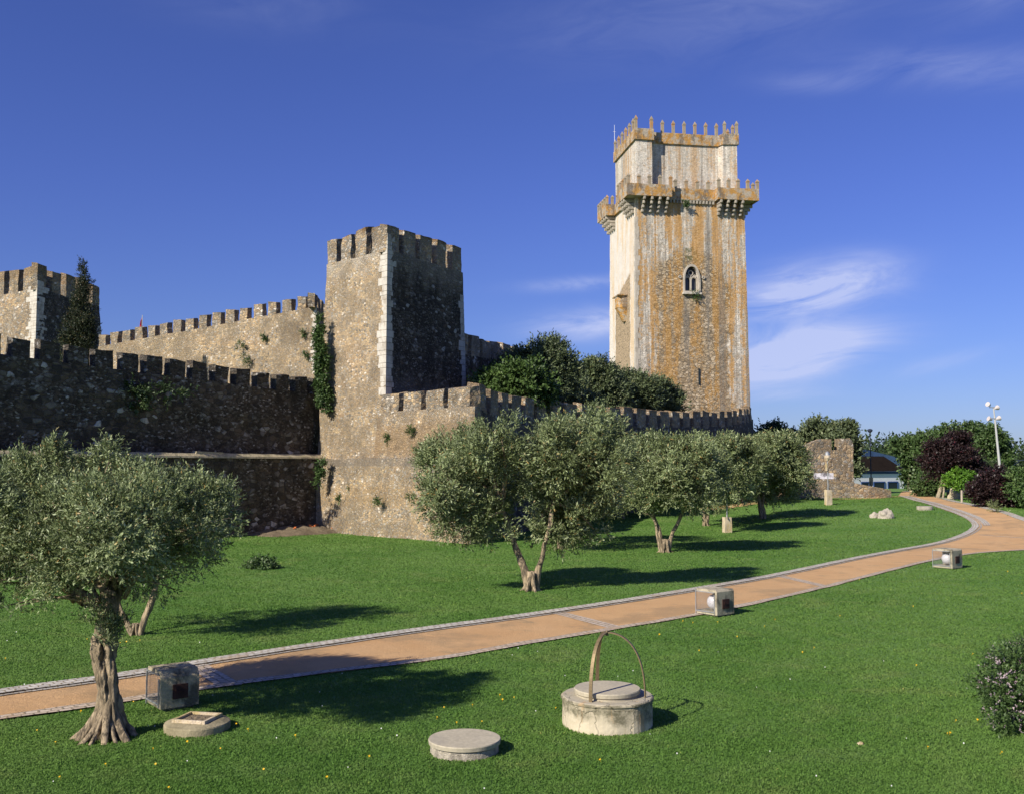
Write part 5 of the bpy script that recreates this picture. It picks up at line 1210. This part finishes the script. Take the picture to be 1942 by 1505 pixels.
for i in range(14):
    px = rd.uniform(540, 625); py = rd.uniform(992, 1004) if i else 1007
    if i == 0: px = 619
    p = cm + dq * rd.uniform(-3, 3.2) + nq * rd.uniform(-.6, 1.3) if i else cm + dq * 3.6 + nq * 1.9; s_ = rd.uniform(.06, .15) if i else .24
    bm = bmesh.new(); box(bm, (0, 0, 0), (s_ * 1.7, s_, s_ * .8), 0, s_ * .08)
    for v in bm.verts: v.co += noise.noise_vector(v.co * 7 + Vector((i, 0, 0))) * s_ * .12
    k = .42 * max(.05, 1 - ((Vector((p.x, p.y, 0)) - cm).dot(nq) / 1.9) ** 2) ** .6 * max(.05, 1 - ((Vector((p.x, p.y, 0)) - cm).dot(dq) / 5.2) ** 2) ** .6 if i else .1
    q = obj('brick_fragment', bm, M['terracotta'], None, Vector((p.x, p.y, terr(p.x, p.y) + k)), rd.uniform(0, 3)); q.rotation_euler[0] = rd.uniform(-.6, .6)
    tag(q, 'broken orange brick lying on the earth mound by the bastion' if i else 'largest orange brick fragment at the grass edge by the bastion', 'brick', 'brick fragments on the mound')
for i, (px, py, s_) in enumerate(((525, 1003, .36), (540, 1004, .3), (512, 1005, .28), (496, 1006, .26), (482, 1006, .3))):
    rock(px, py, s_, ('second from the right of the row of loose dark stones left of the earth mound', 'rightmost loose dark stone, touching the earth mound', 'middle stone in the row of loose dark stones left of the mound', 'second from the left of the row of loose dark stones', 'leftmost loose dark stone near the crown of the large olive')[i], 20 + i * 3, 'rubble_stone', 'concrete_dark', 'loose stones by the mound')

# ------------------------------------------------------------------ lawn lamps
def lawn_lamp(pxy, label, top):
    p = ground(*pxy); r = empty('lawn_lamp', p, label, 'lamp', 'lamps standing on stone pedestals in the lawn', R(15)); k = p.y / F
    hp = 30 * k * .95; bm = bmesh.new(); prism(bm, [Vector(v) for v in ((-.24, -.2, -.1), (.24, -.2, -.1), (.24, .2, -.1), (-.24, .2, -.1))], [Vector(v) for v in ((-.22, -.18, hp), (.2, -.18, hp), (.2, .18, hp), (-.22, .18, hp))], .25, .03, 1.5); obj('pedestal', bm, M['pedestal'], r)
    ht = (pxy[1] - top) * k; bm = bmesh.new(); tube(bm, [(0, 0, hp - .05), (0, 0, ht - .45)], [.045, .04], 10); obj('pole', bm, M['steel'], r)
    bm = bmesh.new(); tube(bm, [(-.0, 0, ht - .5), (0, 0, ht - .3)], [.10, .19], 14); lathe(bm, [(.24, ht - .26), (.24, ht - .10), (.2, ht - .06)], 16); obj('lamp_bowl', bm, M['pedestal'], r)
    bm = bmesh.new(); lathe(bm, [(.20, ht - .05), (.18, ht + .12), (.09, ht + .24), (.02, ht + .28)], 16); obj('lamp_shade', bm, M['steel'], r)
    bm = bmesh.new(); box(bm, (-.1, -.02, ht - 1.0), (.13, .16, .62), 0, .02); obj('switch_box', bm, M['pedestal'], r)
    return r
lawn_lamp((1379, 1009), 'nearer lawn lamp on a lichened pedestal, its head hidden in the olive crowns', 868)
lawn_lamp((1571, 957), 'farther lawn lamp on a pedestal in front of the ruined wall', 862)

# ------------------------------------------------------------------ ruined wall and ramp wall
rw0 = at(1502, 870, 88); rw1 = at(1612, 833, 92); zg = 1.0
r = empty('ruined_wall', (rw0.x, rw0.y, zg), 'ruined free-standing wall with a single crenel gap at right of the keep', 'wall'); o = Vector(r.location)
prf = [(1490, 890), (1502, 868), (1520, 851), (1545, 836), (1560, 832), (1578, 832), (1579, 852), (1590, 853), (1591, 832), (1614, 830), (1617, 850), (1619, 880), (1619, 945), (1490, 945)]
bm = bmesh.new(); fr = []; bk = []
# wall front as a fine grid clipped by the profile height
def top_at(px):
    xs_ = [1490, 1502, 1520, 1545, 1560, 1577.45, 1577.55, 1591.45, 1591.55, 1614, 1619]; ys_ = [892, 868, 851, 836, 832, 832, 853, 853, 832, 830, 836]
    return float(np.interp(px, xs_, ys_))
cols = np.concatenate([np.linspace(1488, 1577.4, 46), np.linspace(1577.6, 1591.4, 6), np.linspace(1591.6, 1619, 15)])
nzr = 22; G = []
for px in cols:
    D = 96.2 + (px - 1490) * .015; ztp = at(px, top_at(px), D).z; base_ = at(px, 900, D); col = []
    for j in range(nzr + 1):
        z_ = zg - .3 + (ztp - zg + .3) * j / nzr; p_ = Vector((base_.x, base_.y, z_)); col.append(disp(p_, .10, .9, .4))
    G.append(col)
thk = Vector((-.03, 1.15, 0))
V = [[bm.verts.new(p_ - o) for p_ in c_] for c_ in G]; Vb = [[bm.verts.new(p_ - o + thk) for p_ in c_] for c_ in G]
for i in range(len(G) - 1):
    for j in range(nzr):
        bm.faces.new((V[i][j], V[i + 1][j], V[i + 1][j + 1], V[i][j + 1])); bm.faces.new((Vb[i][j + 1], Vb[i + 1][j + 1], Vb[i + 1][j], Vb[i][j]))
    bm.faces.new((V[i][nzr], V[i + 1][nzr], Vb[i + 1][nzr], Vb[i][nzr]))
for i in (0, len(G) - 1):
    for j in range(nzr): bm.faces.new((V[i][j], V[i][j + 1], Vb[i][j + 1], Vb[i][j]))
obj('wall', bm, M['ruin'], r)
pa = at(1425, 915, 76); pts_r = []
for px, py, D in ((1470, 905, 93.2), (1520, 908, 93.6), (1560, 908, 94), (1610, 913, 94.5), (1655, 921, 95), (1690, 929, 95.5)):
    q = at(px, py, D); pts_r.append((q.x, q.y, q.z))
rampart('ramp_wall', 'low sloping masonry wall in front of the ruined wall, ending at the path', pts_r, .2, .8, M['ruin'], None, 1, 1, 1, merl=False, seg=.4, amp=.07)
bm = bmesh.new(); prism(bm, [Vector(v) for v in ((-1.0, -.7, 0), (1.0, -.7, 0), (1.2, .9, 0), (-1.2, .9, 0))], [Vector(v) for v in ((-.8, -.5, 1.9), (.9, -.5, 1.7), (.9, .8, 1.7), (-.9, .8, 1.9))], .35, .12)
p_ = ground(1478, 943); q = obj('masonry_stub', bm, M['ruin'], None, Vector((p_.x, p_.y - 1, terr(p_.x, p_.y) - .1))); tag(q, 'short block of rough masonry beside the pale-trunked olive', 'masonry')
wb = at(1562, 903, 95.0)
b_ = empty('sign_board', (wb.x, wb.y, wb.z - .6), 'weathered white board with dark smudged lettering leaning over the ramp wall', 'sign')
bm = bmesh.new(); box(bm, (0, 0, .66), (1.85, .06, .55)); obj('panel', bm, simple('smudged_white_panel', (.62, .6, .64), .2, 2.2, stain=(.10, .09, .10), stain_amt=.9, bump=0), b_)
bm = bmesh.new(); box(bm, (-.7, .05, .2), (.06, .04, .6)); box(bm, (.7, .05, .2), (.06, .04, .6)); obj('posts', bm, M['steel'], b_)

# ------------------------------------------------------------------ white building
bp = at(1617, 920, 132); b1_ = at(1714, 920, 137); bd = Vector((b1_.x - bp.x, b1_.y - bp.y, 0)); BL = bd.length; brz = math.atan2(bd.y, bd.x)
bh = empty('white_building', (bp.x, bp.y, .9), 'low white building with blue trim and a dark tiled roof beyond the ramp wall', 'building', rz=brz)
bm = bmesh.new(); box(bm, (BL / 2 - 2.5, 3, 1.1), (BL + 5, 6, 2.8)); obj('wall', bm, M['white_paint'], bh)
bm = bmesh.new(); x0_, x1_ = -5.3, BL + .3
vs = [(x0_, -.35, 2.55), (x1_, -.35, 2.55), (x1_ - .3, 3.2, 4.6), (x0_, 3.2, 4.6), (x1_, 6.3, 2.55), (x0_, 6.3, 2.55)]
vv_ = [bm.verts.new(v) for v in vs]; bm.faces.new((vv_[0], vv_[1], vv_[2], vv_[3])); bm.faces.new((vv_[3], vv_[2], vv_[4], vv_[5])); bm.faces.new((vv_[1], vv_[4], vv_[2])); bm.faces.new((vv_[0], vv_[3], vv_[5])); bm.faces.new((vv_[0], vv_[5], vv_[4], vv_[1]))
obj('roof', bm, M['roof_dark'], bh)
bm = bmesh.new(); box(bm, (BL / 2 - 2.5, -.03, 2.36), (BL + 5.04, .1, .3)); obj('fascia', bm, M['blue_paint'], bh)
for px0, px1, nm_ in ((1633, 1647, 'window'), (1656, 1677, 'window'), (1683, 1702, 'garage_door')):
    fa = (px0 - 1617) / 97 * BL; fb = (px1 - 1617) / 97 * BL; zt_ = 1.15
    bm = bmesh.new()
    box(bm, ((fa + fb) / 2, -.03, zt_ - .05), (fb - fa, .12, .16)); box(bm, (fa, -.03, .2), (.15, .12, 1.9)); box(bm, (fb, -.03, .2), (.15, .12, 1.9))
    wf = obj(nm_, bm, M['blue_paint'], bh); bm = bmesh.new(); box(bm, ((fa + fb) / 2, -.005, .3), (fb - fa - .14, .05, 1.6)); obj('pane', bm, M['window_dark'], wf)
g0 = at(1600, 890, 152); gb = empty('gabled_hall', (g0.x, g0.y, 1), 'large pale blue-grey gabled hall behind the low white building', 'building')
bm = bmesh.new(); 
prf2 = [(1600, 842), (1640, 851), (1712, 869)]; P2 = [at(px, py, 152) for px, py in prf2]
a = [bm.verts.new(Vector((p.x, 152, 1)) - Vector(gb.location)) for p in (P2[0], P2[-1])]; t_ = [bm.verts.new(p - Vector(gb.location)) for p in P2]
fr_ = bm.faces.new((a[0], a[1], t_[2], t_[1], t_[0])); rr2 = bmesh.ops.extrude_face_region(bm, geom=[fr_]); bmesh.ops.translate(bm, verts=[v for v in rr2['geom'] if isinstance(v, bmesh.types.BMVert)], vec=(0, 14, 0))
obj('wall', bm, M['pale_blue_wall'], gb)

# ------------------------------------------------------------------ street lamp, mast, sign, posts
M['mast_head'] = simple('pale_pinkish_lamp_housing', (.52, .47, .45), .15, 4, rough=.5, bump=0)
p_ = at(1652, 905, 112); sl_ = empty('street_lamp', (p_.x, p_.y, 1.1), 'slim dark street lamp rising in front of the low white building', 'lamp'); ht = at(1651, 818, 112).z - 1.1
bm = bmesh.new(); tube(bm, [(0, 0, -.1), (0, 0, .8), (0, 0, .85), (0, 0, ht)], [.11, .11, .07, .05], 10); obj('pole', bm, M['black_iron'], sl_)
bm = bmesh.new(); box(bm, (0, 0, 1.3), (.36, .3, .9), 0, .03); obj('junction_box', bm, M['concrete'], sl_)
bm = bmesh.new(); lathe(bm, [(.1, ht - .1), (.26, ht + .05), (.3, ht + .2), (.2, ht + .3), (.05, ht + .34)], 14); obj('lamp_head', bm, M['black_iron'], sl_)
MD = 92; q0 = at(1901, 905, MD); q1 = at(1887, 795, MD); mast = empty('floodlight_mast', (q0.x, q0.y, 1.1), 'tall pale leaning mast carrying four floodlights at the far right', 'mast')
o = Vector(mast.location); tv = q1 - o; bm = bmesh.new(); tube(bm, [(0, 0, -.1), tuple(tv)], [.15, .08], 12); top2 = at(1884, 772, MD) - o; tube(bm, [tuple(tv), tuple(top2)], [.07, .06], 8); obj('pole', bm, simple('pale_galvanised_mast', (.42, .42, .41), .1, 3, rough=.6, bump=0, metal=0), mast)
bm = bmesh.new(); box(bm, tuple(tv + Vector((0, 0, .1))), (.8, .15, .09)); box(bm, tuple(top2), (.7, .15, .08)); obj('crossarm', bm, M['steel'], mast)
for dx, base_, tilt in ((-.42, top2 + Vector((-.2, 0, .25)), .5), (.32, top2 + Vector((.1, 0, -.05)), -.4), (-.5, tv + Vector((-.2, 0, .05)), .2), (.45, tv + Vector((.05, 0, .1)), -.2)):
    bm = bmesh.new(); lathe(bm, [(.07, -.24), (.12, -.14), (.22, .12), (.23, .16), (.2, .16)], 16); rot = Matrix.Rotation(R(70) * (-1 if dx < 0 else 1), 4, 'Y') @ Matrix.Rotation(tilt, 4, 'X')
    bmesh.ops.transform(bm, matrix=Matrix.Translation(base_ + Vector((dx * .55, 0, 0))) @ rot, verts=bm.verts); obj('floodlight', bm, M['mast_head'], mast)
for px, py, D, s_ in ((1728, 934, 104, .85), (1762, 937, 99, .85), (1798, 941, 90, .8)):
    p_ = ground(px, py); k = p_.y / F; bm = bmesh.new(); lathe(bm, [(2.7 * k, -.05), (2.7 * k, 8.2 * k), (2.2 * k, 8.8 * k)], 18)
    q = obj('bollard', bm, M['pedestal'], None, p_); tag(q, {1728: 'stone bollard farthest along the path, nearest the white building', 1762: 'stone bollard between the other two, left of the pale pruned trunk', 1798: 'stone bollard beside the dark standing stone'}[px], 'bollard', 'short stone bollards along the path')
p_ = ground(1824, 953); k = p_.y / F; bm = bmesh.new(); tube(bm, [(0, 0, -.1), (.02, 0, 24 * k)], [.09, .08], 8); q = obj('wooden_post', bm, M['wood'], None, p_); tag(q, 'thin weathered wooden post between standing stone and purple hedge', 'post')
p_ = at(1857, 918, 92); rs_ = empty('road_sign', (p_.x, p_.y, 1.1), 'round pale road sign seen from behind above the purple hedge', 'sign'); zc_ = at(1857, 905, 92).z - 1.1
bm = bmesh.new(); tube(bm, [(0, 0, -.1), (0, 0, zc_ + .1)], [.04, .04], 8); obj('post', bm, M['steel'], rs_)
bm = bmesh.new(); bmesh.ops.create_cone(bm, segments=28, radius1=.33, radius2=.33, depth=.03, cap_ends=True, matrix=Matrix.Translation((0, -.06, zc_)) @ Matrix.Rotation(R(90), 4, 'X')); obj('disc', bm, simple('pale_metal_disc', (.6, .56, .5), .1, 3, bump=0), rs_)
p_ = at(1912, 905, 130); gm = empty('gantry_post', (p_.x, p_.y, 1.1), 'thin dark post with a long braced arm at the right edge', 'post'); zt_ = at(1912, 872, 130).z - 1.1
bm = bmesh.new(); tube(bm, [(0, 0, 0), (0, 0, zt_)], [.09, .07], 8); obj('post', bm, M['black_iron'], gm)
bm = bmesh.new(); tube(bm, [(0, 0, zt_ - .1), (3.5, 0, zt_ + .1)], [.05, .04], 6); tube(bm, [(0, 0, zt_ - 1.2), (1.6, 0, zt_ - .05)], [.035, .035], 6); obj('arm', bm, M['black_iron'], gm)
p_ = at(1907, 905, 110); ln = empty('lantern_post', (p_.x, p_.y, 1.1), 'small old-fashioned lantern between the mast and the gantry post', 'lamp'); zt_ = at(1907, 874, 110).z - 1.1
bm = bmesh.new(); tube(bm, [(0, 0, 0), (0, 0, zt_ - .5)], [.05, .035], 8); obj('post', bm, M['black_iron'], ln)
bm = bmesh.new(); lathe(bm, [(.1, zt_ - .5), (.2, zt_ - .1), (.05, zt_ + .15)], 6); obj('lantern', bm, M['black_iron'], ln)

# ------------------------------------------------------------------ trees and hedges at right
def dtree(nm, lab, D, base, lobes, n, L, W, leaf, seed, bark='bark_dark', group='trees at the far end of the park', trunks=None, **kw):
    lobes = [(a_, b_ + c2 * 0 + 4, c1 * .86, c2 * .86) for a_, b_, c1, c2 in lobes]
    tr = trunks or [([(base[0], base[1], 0), (base[0] + 1, base[1] - 20, 0), (base[0], base[1] - 40, 0)], .22, .12)]
    return tree(nm, lab, 'tree', base, D, tr, lobes, n, L, W, leaf, bark, group, seed=seed, **kw)
dtree('broadleaf_tree', 'very dark round tree just right of the keep', 135, (1468, 905), [(1455, 825, 26, 18), (1480, 820, 26, 18), (1500, 840, 24, 24), (1450, 850, 28, 24), (1472, 812, 10, 8), (1475, 870, 30, 30)], 18000, .34, .2, 'dark_leaf', 101)
dtree('broadleaf_tree', 'tall olive-green tree above the left part of the ruined wall', 112, (1560, 920), [(1552, 815, 26, 22), (1535, 840, 22, 24), (1575, 835, 28, 26), (1560, 860, 30, 26), (1590, 860, 20, 24), (1530, 870, 20, 24)], 26000, .28, .17, 'olive_dark', 102)
dtree('broadleaf_tree', 'drooping olive-green tree above the right end of the ruined wall', 108, (1615, 920), [(1600, 820, 20, 18), (1614, 843, 14, 24), (1595, 850, 20, 24), (1620, 872, 9, 24), (1608, 890, 10, 20), (1590, 830, 18, 18)], 24000, .26, .15, 'olive_dark', 103)
dtree('broadleaf_tree', 'dark tree filling the gap behind the ruined wall', 125, (1520, 915), [(1515, 850, 20, 26), (1510, 880, 24, 30), (1530, 890, 24, 24)], 9000, .3, .2, 'dark_leaf', 104)
dtree('broadleaf_tree', 'leafy green tree directly right of the pale gabled hall', 122, (1722, 925), [(1712, 838, 17, 14), (1735, 845, 22, 22), (1728, 870, 18, 24), (1748, 880, 24, 30), (1735, 900, 16, 18), (1704, 848, 9, 7), (1752, 845, 18, 18)], 30000, .3, .18, 'mid_leaf', 105)
dtree('broadleaf_tree', 'light green tree between the leafy tree and the purple tree', 118, (1765, 925), [(1762, 845, 20, 22), (1780, 840, 20, 24), (1772, 870, 26, 28), (1765, 905, 24, 20)], 18000, .28, .17, 'mid_leaf', 106)
dtree('broadleaf_tree', 'large bright green tree rising behind the purple tree', 116, (1835, 925), [(1815, 825, 26, 18), (1845, 825, 24, 20), (1835, 850, 30, 28), (1865, 850, 24, 26), (1850, 880, 30, 28), (1822, 880, 24, 22)], 30000, .28, .17, 'mid_leaf', 107)
dtree('broadleaf_tree', 'bright green tree beside the tall floodlight mast', 110, (1885, 925), [(1880, 830, 20, 22), (1900, 845, 14, 20), (1885, 865, 24, 26), (1870, 890, 26, 20), (1895, 885, 18, 18)], 26000, .26, .16, 'mid_leaf', 108)
dtree('purple_plum_tree', 'dark purple-leaved tree on a pale pruned trunk', 94, (1784, 938), [(1785, 845, 22, 18), (1815, 840, 24, 20), (1800, 865, 36, 26), (1835, 865, 26, 26), (1770, 870, 22, 26), (1820, 890, 32, 20), (1780, 893, 20, 14), (1850, 885, 16, 14)], 38000, .20, .10, 'purple', 109,
      bark='bark_pale', roots=0, trunks=[([(1778, 936, 0), (1786, 912, 0), (1788, 888, -.2), (1792, 878, -.2)], .22, .16), ([(1787, 895, -.3), (1795, 886, -.4), (1806, 884, -.4)], .14, .09), ([(1806, 886, -.3), (1808, 872, -.4), (1800, 860, -.3)], .1, .05)])
plant('bush', 'bright lime green rounded bush by the stone bollard', 'bush', [(1812, 906, 17, 11), (1828, 909, 16, 11), (1804, 918, 12, 8), (1824, 922, 14, 7)], 88, 9000, .12, .09, 'lime', seed=110, depth=.9)
plant('bush', 'dark green bush under the purple tree, left of its trunk', 'bush', [(1765, 920, 22, 16), (1750, 925, 18, 12), (1775, 930, 12, 10)], 100, 8000, .22, .13, 'mid_leaf', seed=111, depth=.9)
plant('bush', 'dark green bush filling the gap behind the lime green bush', 'bush', [(1855, 895, 24, 14), (1840, 910, 18, 14), (1870, 900, 20, 14), (1800, 905, 14, 14), (1890, 900, 16, 14)], 98, 10000, .22, .14, 'dark_leaf', seed=112, depth=.9)
plant('hedge', 'dark purple hedge along the path at the right edge', 'hedge', [(1862, 930, 20, 20), (1885, 920, 24, 24), (1880, 945, 26, 18), (1905, 935, 26, 28), (1915, 955, 26, 18), (1848, 945, 12, 12), (1895, 905, 14, 12)], 76, 26000, .17, .09, 'purple', seed=113, depth=.9)
plant('bush', 'green shrub at the right edge behind the purple hedge', 'bush', [(1935, 915, 20, 18), (1955, 930, 24, 30), (1930, 940, 14, 20), (1960, 960, 20, 24)], 74, 11000, .17, .1, 'bush_green', seed=114, depth=.9)
plant('agave_plant', 'small grey-green spiky plant at the foot of the purple hedge', 'plant', [(1887, 962, 8, 7), (1897, 970, 6, 4)], 71, 500, .13, .04, 'olive', seed=115, up=.8)
# parked car glimpsed beyond the hedge
p_ = at(1911, 902, 125); car = empty('parked_car', (p_.x, p_.y, 1.0), 'white car half hidden behind the hedge at the right edge', 'car', rz=R(8))
prf3 = [(-2.0, .35), (-2.05, .8), (-1.5, .95), (-.95, 1.42), (.75, 1.45), (1.4, .98), (2.0, .85), (2.1, .4)]
bm = bmesh.new(); 
a = [bm.verts.new((x_, -.8, z_)) for x_, z_ in prf3]; b = [bm.verts.new((x_, .8, z_)) for x_, z_ in prf3]; bm.faces.new(a); bm.faces.new(b[::-1])
for i in range(8): bm.faces.new((a[i], a[(i + 1) % 8], b[(i + 1) % 8], b[i]))
bmesh.ops.bevel(bm, geom=bm.edges[:], offset=.06, segments=2, affect='EDGES'); obj('body', bm, M['white_paint'], car)
bm = bmesh.new(); box(bm, (-.1, 0, 1.18), (1.7, 1.64, .32), 0, .05); obj('windows', bm, M['window_dark'], car)
for x_ in (-1.3, 1.3):
    for y_ in (-.78, .78):
        bm = bmesh.new(); bmesh.ops.create_cone(bm, segments=20, radius1=.32, radius2=.32, depth=.2, cap_ends=True, matrix=Matrix.Translation((x_, y_, .32)) @ Matrix.Rotation(R(90), 4, 'X')); obj('wheel', bm, M['window_dark'], car)
# far tree line on the horizon
lbs = []; rd = random.Random(77)
for i in range(90):
    px = 1380 + i * 9; D = rd.uniform(230, 300); p_ = at(px, 890, D); s_ = rd.uniform(3, 5.5); lbs.append((p_.x, p_.y, 1 + s_ * .45, s_ * 1.3, s_, s_ * .8))
q = crown(None, lbs, 60000, .9, .6, 'dark_leaf', name='distant_wood', seed=120, sub=14, spread=.4); tag(q, kind='stuff', label='distant dark tree line on the horizon', cat='wood')

# ------------------------------------------------------------------ flowers in the lawn
def flower_mesh(name, r, m, petals=9):
    bm = bmesh.new(); c = bm.verts.new((0, 0, .004))
    for i in range(petals):
        a = 2 * math.pi * i / petals; d = math.pi / petals * .8
        p = [bm.verts.new((r * math.cos(a + s_), r * math.sin(a + s_), .006)) for s_ in (-d, d)]
        bm.faces.new((c, p[0], p[1]))
    tube(bm, [(0, 0, -.05), (0, 0, .0)], [.002, .002], 4); bmesh.ops.recalc_face_normals(bm, faces=bm.faces)
    me = bpy.data.meshes.new(name); bm.to_mesh(me); bm.free(); me.materials.append(m); at_ = me.attributes.new('tint', 'FLOAT', 'FACE'); at_.data.foreach_set('value', [.5] * len(me.polygons)); return me
fy = flower_mesh('dandelion', .0125, M['yellow']); rd = random.Random(31)
FL = [(113, 1480), (320, 1500), (290, 1425), (355, 1412), (200, 1455), (448, 1378), (470, 1388), (418, 1425), (295, 1455), (500, 1465), (70, 1390), (105, 1413), (153, 1353), (253, 1335), (165, 1215), (185, 1218), (10, 1252), (240, 1220), (265, 1217), (228, 1222), (829, 1365), (866, 1375), (914, 1373), (948, 1322), (953, 1331), (975, 1327), (1138, 1447), (896, 1341), (842, 1346), (1054, 1347), (1250, 1206), (1326, 1237), (1295, 1180), (1314, 1183), (1361, 1182), (1251, 1206), (1398, 1210), (1522, 1240), (1544, 1231), (1732, 1152), (1593, 1170), (1911, 1085), (1938, 1127), (1797, 1396), (1802, 1395), (1813, 1371), (1845, 1243), (1760, 1422), (1900, 1432), (1738, 1265), (1854, 1370), (620, 1480), (700, 1440), (560, 1400), (1450, 1190), (1470, 1177), (1400, 1155), (1630, 1100)]
for i, (px, py) in enumerate(FL):
    p_ = ground(px, py); q = bpy.data.objects.new('dandelion', fy); COL.objects.link(q); q.location = p_ + Vector((0, 0, .052)); q.rotation_euler = (R(38) + rd.uniform(-.25, .25), rd.uniform(-.3, .3), rd.uniform(-.4, .4)); s_ = rd.uniform(.8, 1.3) * (1 + max(0, p_.y - 16) * .02); q.scale = (s_, s_, s_)
    tag(q, 'small yellow dandelion flower in the grass', 'flower', 'yellow dandelions in the lawn')
p_ = ground(1632, 1411); q = rock(1632, 1411, .045, 'small orange-tinted pebble alone in the near lawn', 3.3, 'pebble', 'pedestal')
n = 55; u = rng.random(n); y = 11.5 * (26 / 11.5) ** u; x = (rng.random(n) * 2 - 1) * .52 * y; k_ = ~in_path(x, y, ppx, ppy); x = x[k_]; y = y[k_]; z = terr_np(x, y) + .045; s_ = .005 + .004 * rng.random(len(x))
e1 = np.stack([s_, 0 * s_, 0 * s_], 1); e2 = np.stack([0 * s_, s_ * .5, s_], 1); b = np.stack([x, y, z], 1)
q = quads('clover_flowers', b - e1 - e2, b + e1 - e2, b + e1 + e2, b - e1 + e2, rng.random(len(x)), M['white_petal']); tag(q, kind='stuff', label='tiny white clover flowers scattered in the grass', cat='flowers')
